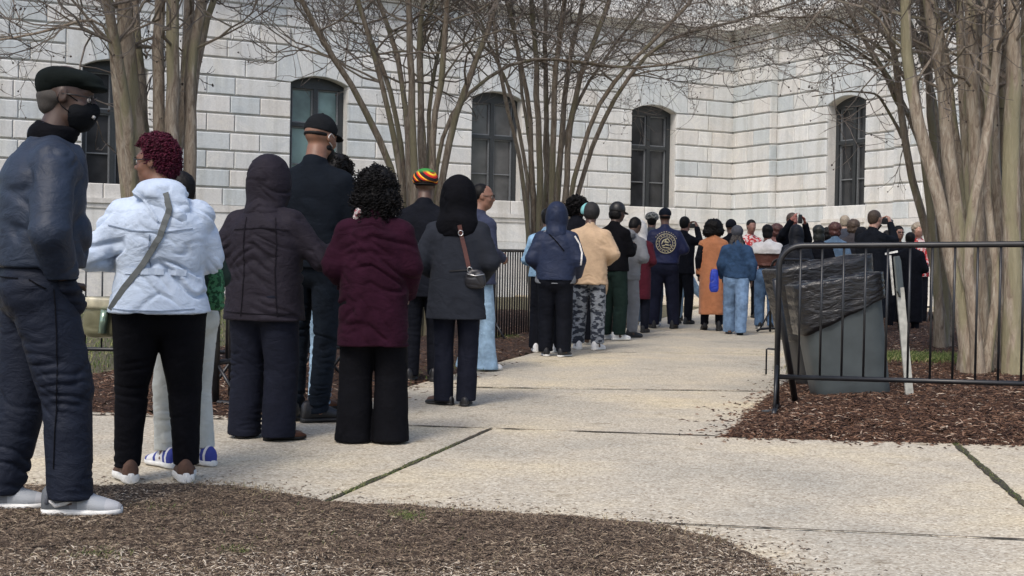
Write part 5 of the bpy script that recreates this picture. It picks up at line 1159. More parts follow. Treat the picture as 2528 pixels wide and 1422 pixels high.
fd_ = (p.j['wrR'] - p.j['elR']).normalized(); blob(p, 'pocket', NAVY2, [('c', p.j['wrR'] + fd_ * .02, p.j['wrR'] + fd_ * .12 + Vd((-.015, .01, 0)), .047, .054), ('c', p.j['wrR'] + fd_ * .05 + Vd((-.03, -.03, 0)), p.j['wrR'] + fd_ * .12 + Vd((-.06, -.06, 0)), .045, .05)], .008, .006)
T = p.bvh('trousers'); v_ = view(p)
for (a, b) in (((-.075, .525), (-.005, .522)), ((.02, .52), (.055, .50))): p.strap([a, b], v_, .005, BLACK, 'pocket_slit', .003, T, sub=6)
p.strap([(.068, .50), (.074, .40), (.075, .30), (.070, .20), (.066, .11)], v_, .004, BLACK, 'side_seam', .002, T, sub=5)
F = Field(p.j['neck'] - Vd((.12, .12, .06)), p.j['neck'] + Vd((.12, .14, .10)), .007)
for i in range(2): c = p.up(0, .002 + .004 * i, .838 + .012 * i); F.cone(c - Vd((.0, .0, .004)), c + Vd((0, 0, .004)), .052 * p.H, .052 * p.H, .0, sq=((0, 0, 1), .25))
F.cone(p.up(0, -.002, .835), p.up(0, .006, .853), .051 * p.H, .046 * p.H, .008, flat=True); p.finish(F, 'knit_collar', BLACK, rel=1)
p.shoes(RUNNER, SOLEW, L=.175, W=.060, hgt=.056, sole_h=.018)
# swoosh-like sweep and dark heel panel on the near shoe
sh = p.shoes(SHDARK, SOLEW, L=.168, W=.0612, hgt=.0445, sole_h=.023, which=()) 
def shoe_mark(p, i, pts, mat, name, thick=.003, r=.006, side=1):
    sd = ('L', 'R')[i]; sx = (-1, 1)[i]; an = p.j['an' + sd]; f = p.feet[i]; rz = rotz(-R(f[2] * sx)); org = Vd((an.x, an.y, an.z - .045 * p.H))
    V = [o for o in p.root.children if o.name.split('.')[0] == 'shoe'][i]; me = V.data
    bv = BVHTree.FromPolygons([tuple(v.co) for v in me.vertices], [tuple(q.vertices) for q in me.polygons])
    out = rz @ Vd((side, 0, 0)); L = []
    for y, z, w in pts:
        q = org + rz @ Vd((side * .2, y * p.H, z * p.H)); h = bv.ray_cast(q, -out)
        if h[0] is not None: L.append((h[0] + h[1] * .002, w))
    mb = MB(); mb.tube([a for a, _ in L], [w * .5 for _, w in L], 6); return mb.build(name, mat, V, True)
for i_, sd_i in ((1, 1),):
    shoe_mark(p, i_, [(-.036, .050, .006), (-.038, .036, .016), (-.028, .026, .020), (-.008, .030, .016), (.018, .040, .010), (.040, .050, .004)], SHWHITE, 'side_stripe', side=1)
    for k in range(5): shoe_mark(p, i_, [(.022 + .011 * k, .024, .003), (.030 + .011 * k, .036 - .001 * k, .003), (.034 + .010 * k, .050 - .003 * k, .003)], SHDARK, 'lace_band', side=1)
    shoe_mark(p, i_, [(-.046, .030, .02), (-.047, .045, .022), (-.044, .058, .018)], SHDARK, 'heel_counter', side=1)
cap = p.hairblob(cloth('flat_cap_wool', (.006, .0085, .008), .9, .2, .06, .25), [((0, -.15, .29), (.40, .40, .24)), ((0, .12, .33), (.38, .40, .18)), ((0, -.30, .17), (.33, .24, .22)), ((0, .36, .245), (.32, .24, .065))], name='flat_cap', amp=.0015, sc=30, cutface=False, res=.006)
p.hairblob(plain('grey_stubble', (.048, .042, .038), .8, nscale=200), [((0, -.20, .02), (.335, .31, .22)), ((0, -.26, -.14), (.26, .20, .16))], name='hair', amp=.001, res=.006)
# mask: over nose, cheeks and chin, with a loop to the ear
F = Field(p.hc - Vd((.2, .2, .2)), p.hc + Vd((.2, .2, .2)), .006)
for c, rr in (((0, .18, -.20), (.31, .30, .28)), ((0, .33, -.12), (.12, .19, .14)), ((0, .20, -.34), (.20, .20, .16))): F.ell(p.hp(*c), np.array(rr) * p.hh, .02, rot=p.hr)
F.ell(p.hp(0, -.30, -.1), np.array((.6, .42, .6)) * p.hh, .0, 'cut', rot=p.hr); F.ell(p.hp(0, .30, .30), np.array((.6, .6, .31)) * p.hh, .004, 'cut', rot=p.hr)
mk = p.finish(F, 'face_mask', MASKM, .0028, (10, 10, 60), rel=1)
mb = MB(); mb.tube([p.hp(.27, .20, -.02), p.hp(.33, .06, .06), p.hp(.355, -.07, .08), p.hp(.36, -.10, -.04), p.hp(.33, -.02, -.14), p.hp(.27, .16, -.26)], .0022, 5); mb.tube([p.hp(-.27, .20, -.02), p.hp(-.34, -.05, .07), p.hp(-.3, .1, -.2)], .0022, 5); mb.build('ear_loop', MASKM, mk, True)
mb = MB(); mb.tube([p.hp(.16, .47, -.22), p.hp(.175, .455, -.26)], .007, 8); mb.build('valve', plain('grey_valve', (.28, .28, .28), .6), mk, True)
mb = MB()
for sx in (-1, 1):
    ring_ = [p.hp(sx * (.14 + .10 * math.cos(a)), .41 - .04 * abs(math.cos(a)), .045 + .065 * math.sin(a)) for a in np.linspace(0, 2 * math.pi, 13)]; mb.tube(ring_, .002, 5)
    mb.tube([p.hp(sx * .24, .37, .06), p.hp(sx * .33, .15, .07), p.hp(sx * .35, -.04, .06)], .003, 5)
mb.build('glasses', GLASSF, p.root, True); p.eyes()

# ---- woman with wine-red hair
p = Person('woman with short wine-red hair and glasses in a pale blue parka, looking left', 388, 1188, 338, -14, arms=(((.205, -.030, .655), (.110, .110, .635)), ((.150, .03, .650), (.07, .13, .62))), wide=1.38, deep=1.42, head=-68, nod=2,
           feet=((-.085, 0, 14), (.082, -.01, 0)), skin_c=(.155, .072, .045), detail=True, armr=1.2)
p.trousers(BLACK, th=.080, kn=.049, an=.034, end=.048, wr=.007, hip=.108)
def cinch_mask(V): return np.clip(1.1 - np.exp(-((V[:, 2] / p.H - .60) / .02) ** 2) * .5, 0, 2)
p.coat(PALEB, hem=.490, w_hem=.108, w_hip=.106, w_wa=.096, w_ch=.101, d_hem=.090, d_wa=.080, d_ch=.080, arm=(.055, .047, .036), wr=.026, scale=(8, 8, 12), cinch=(.612, .088, .072), lobes=(7, .05, .60), slope=.79)
# folded-down hood
blob(p, 'hood', PALEB, [('e', p.up(0, -.030, .848), (.115, .095, .050)), ('e', p.up(0, -.058, .835), (.125, .055, .050)), ('e', p.up(.018, -.074, .795), (.105, .038, .075)), ('c', p.up(-.02, -.078, .83), p.up(.045, -.088, .765), .042, .030), ('c', p.up(.05, -.088, .775), p.up(.062, -.085, .755), .034, .026)], .0075, .012, scale=(16, 16, 16))
T = p.bvh('jacket', 'hood'); r_, v_ = frame(p)
bagm = plain('olive_patent', (.17, .165, .10), .32, .15, var=.15, nscale=10); strm = cloth('grey_webbing', (.12, .13, .13), .8, 0, .05, .2)
p.strap([(.035, .835), (.050, .79), (.028, .71), (-.02, .63), (-.075, .56), (-.115, .50)], v_, .028, strm, 'bag_strap', .006, T, sub=5)
p.strap([(-.075, .612), (-.03, .611), (.02, .611), (.07, .610), (.12, .608)], v_, .030, PALEB, 'waist_tape', .004, T)
p.strap([(-.065, .843), (-.03, .82), (0, .785), (.020, .752)], v_, .012, PALEB, 'hood_seam', .005, T)
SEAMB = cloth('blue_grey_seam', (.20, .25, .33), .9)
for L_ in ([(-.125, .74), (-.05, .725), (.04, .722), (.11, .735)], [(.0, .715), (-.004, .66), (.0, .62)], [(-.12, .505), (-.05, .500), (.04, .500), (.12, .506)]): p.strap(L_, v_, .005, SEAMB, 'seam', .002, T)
bc = at(250, 785, p.Y - .02) - p.root.location; bc = Matrix.Rotation(R(p.facing), 3, "Z") @ bc
def boxblob(p, name, mat, c, rx, rv, sz, res=.006, parent=None, wr=None, e=4, label=None):
    F = Field(Vd(c) - Vd((.3,) * 3), Vd(c) + Vd((.3,) * 3), res); X, Y, Z = F.sub(F.lo, F.lo + F.h * F.n)[1]; x, y, z = X - c[0], Y - c[1], Z - c[2]
    a = x * rx.x + y * rx.y; b = x * rv.x + y * rv.y; tp = 1 - .12 * z / sz[2]; F.F = (((np.abs(a / (sz[0] * tp)) ** e + np.abs(b / sz[1]) ** e + np.abs(z / sz[2]) ** e) ** (1 / e) - 1) * min(sz)).astype(np.float32)
    o = p.finish(F, name, mat, wr, (16, 16, 16), parent=parent, rel=1); return o
bg = boxblob(p, 'shoulder_bag', bagm, bc, r_, v_, (.082, .035, .095), wr=.004); bg['label'] = 'olive patent shoulder bag with pale flap'
boxblob(p, 'bag_flap', plain('cream_patent', (.50, .46, .33), .3), bc + Vd((0, 0, .072)) - v_ * .010, r_, v_, (.092, .040, .030), parent=bg, wr=.003)
mb = MB(); mb.tube([bc + r_ * .03 - v_ * .045 + Vd((0, 0, .04)), bc + r_ * .02 - v_ * .048 + Vd((0, 0, -.07))], .020, 10); mb.build('bag_bottle', plain('pale_green_metal', (.22, .30, .24), .2, .5), bg, True)
mb = MB(); tp = bc + Vd((0, 0, .09)); mb.tube([tp + r_ * .07, tp + r_ * .14 + Vd((0, 0, .16)) - v_ * .02], .010, 6); mb.build('strap_end', strm, bg, True)
p.hairblob(WINE, [((0, -.10, .25), (.35, .40, .36)), ((0, -.28, .02), (.30, .24, .30)), ((0, .08, .43), (.27, .24, .17)), ((.05, -.05, .50), (.25, .28, .13))], amp=.008, sc=38, res=.006)
curls(p, 1100, None, rad=.007, wire=.0026, mat=WINE, turns=1.3, L=.020, seed=4, front=.10)
mb = MB()
for sx in (-1, 1):
    mb.tube([p.hp(sx * (.15 + .12 * math.cos(a)), .42 - .05 * abs(math.cos(a)), .03 + .085 * math.sin(a)) for a in np.linspace(0, 2 * math.pi, 15)], .0022, 5)
    mb.tube([p.hp(sx * .27, .37, .05), p.hp(sx * .34, .12, .05), p.hp(sx * .355, -.05, .03)], .0028, 5)
mb.tube([p.hp(-.04, .43, .05), p.hp(.04, .43, .05)], .002, 5); mb.build('glasses', GLASSF, p.root, True); p.eyes()
p.shoes(SHBROWN, SOLEW, L=.155, W=.060, hgt=.046, sole_h=.032)

# ---- person behind her in pale sweatpants
p = Person('person in pale grey sweatpants and royal-blue-and-white sneakers, behind the pale blue parka', 458, 1150, 416, -55, arms=('front', 'front'), lean=5, feet=((-.065, .03, -10), (.055, -.03, 10)), skin_c=(.13, .07, .05), Y=None)
p.trousers(GREYP, th=.062, kn=.042, an=.034, end=.058, wr=.010, hip=.112)
p.coat(cloth('dark_green_cloth', (.02, .035, .03), .85), hem=.50, wr=.006); p.shorthair(BLACKHAIR)
p.shoes(DUNK, SOLEW, L=.170, W=.060, hgt=.052, sole_h=.022)
r_, v_ = frame(p); rot_ = Matrix.Rotation(R(p.facing), 3, 'Z')
bc = rot_ @ (at(533, 715, p.Y - .10) - p.root.location)
gb = boxblob(p, 'print_bag', cloth('leaf_print', (.012, .05, .025), .7, 0, .1, .3, .3, col2=(.05, .17, .08), pscale=(60, 60, 60)), bc, r_, v_, (.038, .05, .11), wr=.008); gb['label'] = 'dark green bag printed with pale leaves'
bc2 = rot_ @ (at(518, 640, p.Y - .14) - p.root.location); boxblob(p, 'red_pouch', plain('red_pouch', (.45, .03, .06), .5), bc2, r_, v_, (.028, .03, .030), parent=gb)

# ---- hooded plum-black parka
p = Person('person in a dark plum hooded parka and ink trousers, one arm held out, back turned', 648, 1082, 393, 14, arms=(((.185, -.03, .64), (.12, .12, .60)), ((.230, .030, .645), (.290, .130, .690))), wide=1.30, deep=1.25, head=24, feet=((-.070, .0, 5), (.075, -.03, 55)), skin_c=(.08, .045, .03))
p.trousers(TROU, th=.074, kn=.062, an=.060, end=.012, wr=.009, hip=.115)
p.coat(PLUMB, hem=.425, w_hem=.115, w_hip=.110, w_wa=.106, w_ch=.106, d_hem=.088, d_wa=.082, d_ch=.080, arm=(.053, .047, .038), wr=.018, scale=(8, 8, 12), lobes=(6, .035, .6))
p.hood(PLUMB, big=1.17, wr=.010); T = p.bvh('jacket'); v_ = view(p); SEAM = cloth('dark_seam', (.008, .007, .010), .9)  # seam strips darker than the parka cloth
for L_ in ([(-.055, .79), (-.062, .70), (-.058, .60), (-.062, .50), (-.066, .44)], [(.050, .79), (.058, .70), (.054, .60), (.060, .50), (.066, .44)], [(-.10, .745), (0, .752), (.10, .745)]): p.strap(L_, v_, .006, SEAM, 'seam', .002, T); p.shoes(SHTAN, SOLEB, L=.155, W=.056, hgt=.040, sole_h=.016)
blob(p, 'glove', cloth('dark_knit', (.020, .022, .027), .95), [('e', p.j['wrR'] + Vd((.0, .035, .012)), (.045, .060, .045)), ('c', p.j['wrR'] + Vd((-.02, .03, .02)), p.j['wrR'] + Vd((-.035, .07, .03)), .014, .012)], .0075)
T = p.bvh('jacket', 'hood'); v_ = view(p)
p.strap([(-.13, .455), (-.06, .452), (0, .450), (.06, .450), (.125, .452)], v_, .006, cloth('dark_seam', (.012, .010, .014), .9), 'hem_seam', .002, T)

# ---- tall man with black cap
p = Person('very tall man in a black baseball cap and dark navy sweater seen from behind', 768, 1040, 281, 12, arms=('front', ((.170, .02, .64), (.10, .15, .60))), wide=1.06, deep=1.05, head=26, nod=8, feet=((-.07, .02, 8), (.03, -.015, 52)), skin_c=(.19, .095, .06), detail=True)
p.trousers(DJEAN, th=.053, kn=.040, an=.034, end=.030, wr=.014, hip=.095)
p.coat(DNAVY, hem=.50, w_hem=.100, w_wa=.098, w_ch=.112, d_ch=.072, arm=(.050, .042, .030), wr=.008, scale=(7, 7, 8), collar=(.022, .042))
cp = p.dome(cloth('black_cap_cotton', (.009, .010, .012), .85, .1), r=(.385, .44, .42), c=(0, -.05, .17), cut=.10, brim=(.27, .36, .06), button=True, tilt=-4)
p.hairblob(BLACKHAIR, [((0, -.14, .04), (.335, .345, .12))], amp=.001, res=.006)
F = Field(p.hc - Vd((.2, .2, .25)), p.hc + Vd((.2, .2, .1)), .006); F.ell(p.hp(0, .20, -.36), np.array((.24, .24, .22)) * p.hh, .02, rot=p.hr); F.ell(p.hp(0, .06, -.25), np.array((.31, .20, .14)) * p.hh, .02, rot=p.hr); p.finish(F, 'beard', BLACKHAIR, .003, (40, 40, 40))
mb = MB(); mb.tube([p.hp(.30, .16, .02), p.hp(.355, -.02, .09), p.hp(.365, -.10, 0), p.hp(.33, -.04, -.12), p.hp(.28, .14, -.2)], .003, 5); mb.build('mask_loop', SHWHITE, p.root, True)
p.shoes(SHBLACK, SOLEB, L=.165, W=.060, hgt=.058, sole_h=.016)

# ---- slim person in light jeans mostly hidden
p = Person('person in light blue jeans mostly hidden between the tall man and the purple coat', 822, 1016, 378, 10, arms=('front', 'front'), feet=((-.055, 0, -30), (.06, .05, 10)), skin_c=(.10, .055, .04))
p.trousers(LJEAN, th=.056, kn=.045, an=.045, end=.025, wr=.009); p.coat(BLACK, hem=.52); p.hairblob(BLACKHAIR, [((0, -.10, .14), (.37, .44, .40)), ((0, -.25, -.2), (.34, .28, .3))], amp=.010, sc=40); curls(p, 400, None, rad=.010, wire=.0035, turns=1.5, L=.03, seed=7); p.shoes(SHTAN, SOLEB)

# ---- purple plush coat
p = Person('woman with dark curly hair in a long purple plush coat and wide black trousers', 918, 1092, 420, 2, arms=(((.170, -.02, .645), (.115, .11, .565)), ((.155, -.010, .645), (.125, .10, .545))), wide=1.22, deep=1.2, feet=((-.068, 0, 5), (.068, 0, 5)), skin_c=(.12, .06, .042), head=0)
p.trousers(BLACK, th=.068, kn=.062, an=.062, end=.006, wr=.005, flare=.070, hip=.110, scale=(14, 14, 3))
p.coat(PURP, hem=.355, w_hem=.108, w_hip=.105, w_wa=.100, w_ch=.102, d_hem=.090, d_wa=.084, d_ch=.082, arm=(.054, .047, .042), wr=.019, scale=(8, 8, 11), lobes=(5, .03, .6), collar=(.03, .05))
p.hairblob(BLACKHAIR, [((0, -.12, .20), (.48, .52, .46)), ((-.12, -.22, -.22), (.44, .42, .40)), ((.16, -.24, -.25), (.44, .42, .42)), ((0, -.32, -.55), (.44, .30, .28)), ((.18, -.25, -.70), (.2, .2, .15))], amp=.020, sc=34, res=.008)
curls(p, 900, None, seed=3)
blob(p, 'scarf', cloth('white_pattern_scarf', (.55, .50, .50), .85, .1, .1, .3, .2, col2=(.22, .06, .08), pscale=(60, 60, 60)), [('c', p.up(-.075, .0, .800), p.up(-.055, -.035, .845), .030, .026), ('c', p.up(-.055, -.035, .845), p.up(-.02, .03, .865), .026, .026)], .007, .004)
p.shoes(SHBLACK, SOLEB)
# ---- striped knit cap
p = Person('man in a red, yellow and green striped knit cap and black coat', 1040, 942, 418, 10, arms=('front', 'front'), wide=1.05, feet=((-.055, -.02, 10), (.065, .04, 10)), skin_c=(.09, .05, .035), head=-12)
p.trousers(BLACKT, th=.060, kn=.05, an=.045, end=.03); p.coat(BLACKT, hem=.40, w_hem=.112, wr=.006, collar=(.02, .04)); p.shoes(SHBLACK, SOLEB)
def mat_rasta():
    m, nt, b = newmat('striped_knit'); L = nt.links; tc = N(nt, 'ShaderNodeTexCoord'); mp = N(nt, 'ShaderNodeMapping'); mp.inputs['Rotation'].default_value = (0, .95, .3); mp.inputs['Scale'].default_value = (1, 1, 1); L.new(tc.outputs['Object'], mp.inputs[0])
    w = N(nt, 'ShaderNodeTexWave', Scale=6.5, Distortion=.6); w.bands_direction = 'X'; L.new(mp.outputs[0], w.inputs[0]); w.wave_profile = 'SAW'
    rp = ramp(nt, [(0, (.008, .008, .008)), (.36, (.50, .01, .012)), (.58, (.80, .12, .01)), (.68, (.85, .55, .03)), (.82, (.35, .02, .01)), (.9, (.008, .008, .008))], 'CONSTANT'); L.new(w.outputs[0], rp.inputs[0])
    sp = N(nt, 'ShaderNodeSeparateXYZ'); L.new(tc.outputs['Object'], sp.inputs[0]); mr = N(nt, 'ShaderNodeMapRange'); mr.inputs[1].default_value = p.hc.z + .40 * p.hh; mr.inputs[2].default_value = p.hc.z + .50 * p.hh; L.new(sp.outputs[2], mr.inputs[0])
    mx = N(nt, 'ShaderNodeMix', data_type='RGBA'); L.new(mr.outputs[0], mx.inputs[0]); L.new(rp.outputs[0], mx.inputs[6]); mx.inputs[7].default_value = (.03, .22, .04, 1); L.new(mx.outputs[2], b.inputs['Base Color'])
    n = N(nt, 'ShaderNodeTexNoise', Scale=120.0); L.new(tc.outputs['Object'], n.inputs['Vector']); bump(nt, b, n.outputs[0], .5, .01); b.inputs['Roughness'].default_value = .9; return m
p.dome(mat_rasta(), r=(.46, .50, .40), c=(0, -.08, .20), cut=.02, name='knit_cap', tilt=-10); p.hairblob(BLACKHAIR, [((0, -.16, .02), (.40, .40, .09))], name='cap_band', amp=.001, cutface=False)

# ---- charcoal coat with black hood
p = Person('woman in a charcoal wool coat with black hood and small black crossbody bag', 1122, 1000, 446, 4, arms=(((.190, -.03, .635), (.12, .10, .585)), ((.175, -.02, .640), (.115, .10, .57))), wide=1.22, deep=1.15, feet=((-.050, 0, 62), (.052, -.01, 0)), skin_c=(.09, .05, .035))
p.trousers(TROU, th=.056, kn=.046, an=.044, end=.020, wr=.005, hip=.10, scale=(14, 14, 4))
p.coat(GREYC, hem=.385, w_hem=.112, w_hip=.104, w_wa=.096, w_ch=.100, d_hem=.082, d_wa=.076, arm=(.052, .045, .040), wr=.009, scale=(8, 8, 5), lobes=(4, .04, .58), collar=(.02, .05))
p.hood(BLACK, big=1.28, point=.10, wr=.008, drape=.22); p.hairblob(BLACKHAIR, [((.04, -.30, -.62), (.22, .16, .26))], amp=.008, cutface=False)
T = p.bvh('jacket', 'hood'); v_ = view(p); r_, _ = frame(p); LEA = plain('brown_strap_leather', (.085, .03, .025), .45)
st_ = p.strap([(.012, .80), (.022, .75), (.038, .69), (.056, .615)], v_, .030, LEA, 'bag_strap', .005, T)
p.strap([(-.03, .598), (.0, .600), (.03, .603), (.07, .606)], v_, .010, SHBLACK, 'belt_strap', .004, T)
bc = p.stick(T, r_ * .085 * p.H + Vd((0, 0, .565 * p.H)), v_)[0] - v_ * .02; bg = boxblob(p, 'crossbody_bag', plain('black_bag_leather', (.014, .014, .018), .4), bc, r_, v_, (.075, .028, .072), wr=.004, e=3)
mb = MB(); a_ = bc + Vd((0, 0, .035)) - v_ * .03; mb.tube([a_ - r_ * .06, a_ + Vd((0, 0, -.012)), a_ + r_ * .065], .005, 6); mb.build('zip', plain('silver_metal', (.5, .5, .5), .3, .9), bg, True)
mb = MB()
for u, z in ((.018, .765), (.060, .605)):
    q = p.stick(T, r_ * u * p.H + Vd((0, 0, z * p.H)), v_, .012)[0]
    if q: mb.tube([q + r_ * .017 * math.cos(a) + Vd((0, 0, .020 * math.sin(a))) for a in np.linspace(0, 2 * math.pi, 11)], .004, 5)
mb.build('strap_ring', plain('silver_metal', (.5, .5, .5), .3, .9), st_, True); p.shoes(SHBLACK, SOLEB, L=.150, W=.05, hgt=.036, sole_h=.012)

# ---- woman in glasses beyond, flared light jeans
p = Person('woman in glasses and pale flared jeans, half hidden by the charcoal coat', 1174, 914, 452, 48, arms=('front', 'front'), head=48, nod=4, feet=((-.06, .0, 10), (.06, .02, 10)), skin_c=(.22, .11, .075))
p.trousers(LJEAN, th=.052, kn=.040, an=.05, end=.008, flare=.072, wr=.005, scale=(16, 16, 3)); p.coat(cloth('slate_cardigan', (.035, .042, .075), .9, .2, .1, .3, .2), hem=.46, wr=.006)
p.hairblob(BLACKHAIR, [((0, -.16, .16), (.36, .40, .38)), ((0, -.35, .0), (.25, .22, .25))], amp=.004, sc=60); p.eyes()
mb = MB()
for sx in (-1, 1): mb.tube([p.hp(sx * (.16 + .13 * math.cos(a)), .43 - .05 * abs(math.cos(a)), .03 + .10 * math.sin(a)) for a in np.linspace(0, 2 * math.pi, 13)], .003, 5); mb.tube([p.hp(sx * .28, .37, .05), p.hp(sx * .35, -.05, .03)], .003, 5)
mb.build('glasses', GLASSF, p.root, True); p.shoes(SHWHITE, SOLEW)

# ---- washed denim jacket behind
p = Person('person in a washed pale denim jacket directly behind the navy hoodie', 1346, 870, 512, 8, arms=('front', 'front'), wide=1.1, feet=((-.07, 0, 10), (.06, 0, 10)), skin_c=(.09, .05, .04))
p.trousers(BLACKT, th=.062, kn=.05, an=.045, end=.03); p.coat(DENIML, hem=.52, wr=.008); p.dome(SHBLACK, brim=(.26, .34, .06)); p.shorthair(BLACKHAIR); p.shoes(SHWHITE, SOLEW)
# ---- navy hoodie
p = Person('person in a navy hooded jacket over a grey shirt and black trousers, hood up', 1368, 880, 503, 6, arms=(((.175, -.03, .64), (.11, .11, .56)), ((.175, -.02, .63), (.155, .09, .53))), wide=1.24, deep=1.2, feet=((-.058, .02, 10), (.062, -.02, 25)), skin_c=(.09, .05, .035))
p.trousers(BLACKT, th=.064, kn=.055, an=.048, end=.03, wr=.007, hip=.108); p.coat(GREYH, hem=.478, w_hem=.101, w_wa=.09, w_ch=.08, d_hem=.078, arm=(.03, .03, .025), name='shirt', wr=.004, d_ch=.05, d_wa=.055)
p.coat(NAVYH, hem=.50, w_hem=.103, w_wa=.108, w_ch=.105, d_hem=.085, arm=(.055, .052, .038), wr=.011, scale=(8, 8, 10)); p.hood(NAVYH, big=1.13, wr=.007); p.shoes(SHBLACK, SOLEW, sole_h=.014)
T = p.bvh('jacket', 'hood'); v_ = view(p); p.strap([(-.05, .80), (0, .75), (.05, .69)], v_, .012, BLACK, 'bag_strap', .004, T); p.strap([(.118, .79), (.150, .74), (.166, .68), (.160, .60)], v_, .018, WHITE, 'white_strap', .004, T)
# ---- tan jacket, camouflage trousers
p = Person('person in a tan jacket, grey camouflage trousers and white sneakers with a dark bonnet', 1452, 864, 500, 8, arms=(((.175, -.03, .64), (.10, .12, .58)), ((.185, -.01, .655), (.115, .13, .60))), wide=1.20, deep=1.15, feet=((-.072, .01, 15), (.062, -.02, 25)), skin_c=(.10, .055, .04))
p.trousers(CAMO, th=.060, kn=.052, an=.044, end=.045, wr=.007, hip=.096); p.coat(TAN, hem=.445, w_hem=.106, w_hip=.102, w_wa=.098, d_hem=.082, arm=(.056, .05, .040), wr=.012, scale=(8, 8, 12), cinch=(.60, .095, .072))
p.dome(cloth('grey_bonnet', (.030, .030, .032), .6), r=(.44, .50, .50), c=(.02, -.10, .10), cut=-.28, name='bonnet'); p.dome(cloth('teal_band', (.20, .48, .50), .6), r=(.45, .42, .42), c=(-.10, -.02, .14), cut=-.05, name='bonnet_band'); p.shoes(SHWHITE, SOLEW, hgt=.05)
# ---- big hair behind
p = Person('person with a tall black afro behind the tan jacket and navy hoodie', 1418, 850, 482, 5, arms=('front', 'front'), feet=((-.05, 0, 5), (.08, 0, 5)), skin_c=(.09, .05, .035)); p.trousers(BLACKT, end=.03); p.coat(BLACKT, hem=.42)
p.hairblob(BLACKHAIR, [((0, -.05, .05), (.50, .53, .48))], amp=.022, sc=60); curls(p, 500, None, rad=.014, wire=.006, turns=1.3, L=.04, seed=6)
# ---- black cap and black top
p = Person('person in a black peaked cap and black top with green trousers', 1512, 840, 500, 35, arms=('front', 'phone'), head=25, nod=6, feet=((-.065, -.01, 5), (.05, 0, 30)), skin_c=(.075, .042, .03)); p.trousers(GREENP, th=.06, kn=.052, an=.05, end=.04); p.coat(BLACK, hem=.50, wr=.007)
p.dome(SHBLACK, r=(.43, .46, .46), c=(0, -.06, .18), cut=.05, brim=(.28, .38, .04)); p.hairblob(BLACKHAIR, [((0, -.18, -.10), (.40, .34, .36))], amp=.008, sc=40); p.shoes(SHWHITE, SOLEW)
blob(p, 'carried_coat', TAN, [('e', (-.10, -.10, .40 * p.H), (.075, .05, .17)), ('e', (-.06, -.10, .52 * p.H), (.08, .06, .06))], .014, .01)
# ---- grey marl tracksuit, head bowed
p = Person('person in a grey tracksuit with the head bowed forward, hood down', 1543, 833, 553, 42, arms=('front', 'chest'), lean=14, nod=32, wide=1.1, deep=1.1, feet=((-.055, 0, 8), (.055, .02, 20)), skin_c=(.08, .045, .032), H=1.70)
p.trousers(GREYH, th=.062, kn=.052, an=.042, end=.04, wr=.008); p.coat(GREYH, hem=.46, w_hem=.105, wr=.010, arm=(.054, .048, .036)); blob(p, 'folded_hood', GREYH, [('e', p.up(0, -.07, .83), (.13, .08, .07)), ('e', p.up(0, -.10, .79), (.10, .06, .07))], .014, .008)
p.shorthair(BLACKHAIR); p.shoes(SHBLACK, SOLEB)
p = Person('person in a long maroon coat with a white fluffy hood beside the grey tracksuit', 1574, 821, 545, 20, arms=('front', 'front'), skin_c=(.08, .045, .03)); p.trousers(TROU, end=.03); p.coat(MAROON, hem=.30, w_hem=.11, wr=.007); p.hood(WHITE, big=1.0); p.shoes(SHBLACK, SOLEB)
p = Person('person in a patterned bucket hat and slate jeans just left of the emblem jacket', 1604, 806, 523, 8, arms=('front', 'front'), skin_c=(.12, .07, .05)); p.trousers(cloth('slate_jeans', (.05, .075, .11), .85), end=.04, th=.062, kn=.055); p.coat(cloth('grey_green', (.07, .08, .09), .9), hem=.50)
p.dome(cloth('pattern_hat', (.05, .055, .055), .9, 0, .1, .3, .2, col2=(.28, .28, .26), pscale=(60, 60, 60)), r=(.46, .5, .36), c=(0, -.04, .20), cut=.0, name='bucket_hat'); p.shorthair(BLACKHAIR); p.shoes(SHWHITE, SOLEW)
# ---- emblem jacket
p = Person('man in an indigo satin jacket with a round gold emblem on the back', 1637, 811, 514, 2, arms=(((.170, -.02, .64), (.10, .12, .60)), ((.185, -.01, .66), (.12, .14, .68))), wide=1.20, deep=1.15, feet=((-.085, 0, 6), (.085, 0, 20)), skin_c=(.12, .065, .045))
p.trousers(cloth('midnight_trousers', (.010, .012, .026), .8), th=.066, kn=.056, an=.05, end=.03, wr=.008, hip=.108); p.coat(INDIGO, hem=.535, w_hem=.100, w_wa=.108, w_ch=.110, d_ch=.080, arm=(.056, .05, .038), wr=.009, scale=(8, 8, 10), collar=(.02, .04))
p.dome(cloth('ink_cap', (.010, .014, .024), .8), r=(.40, .44, .40), c=(0, -.05, .20), cut=.08, brim=(.26, .34, .06)); p.hairblob(BLACKHAIR, [((0, -.16, 0), (.34, .33, .16))], amp=.001); p.shoes(SHBLACK, SOLEB, hgt=.06)
T = p.bvh('jacket'); v_ = view(p); r_, _ = frame(p); GOLD = plain('gold_thread', (.55, .50, .34), .6, var=.2, nscale=60); em = MB()
def on(p, T, u, z, off=.006): q = p.stick(T, r_ * u + Vd((0, 0, z)), v_, off); return q[0]
c0 = (.0, .705 * p.H)
def arc(rad, a0, a1, th, n=28): 
    pts = [on(p, T, c0[0] + rad * math.cos(a), c0[1] + rad * math.sin(a)) for a in np.linspace(a0, a1, n)]; pts = [q for q in pts if q is not None]
    if len(pts) > 2: em.tube(pts, th, 4)
arc(.150, 0, 2 * math.pi, .008, 34); arc(.105, 0, 2 * math.pi, .006, 28)
for k in range(18): a = 2 * math.pi * k / 18; arc(.128, a, a + .16, .008, 3)
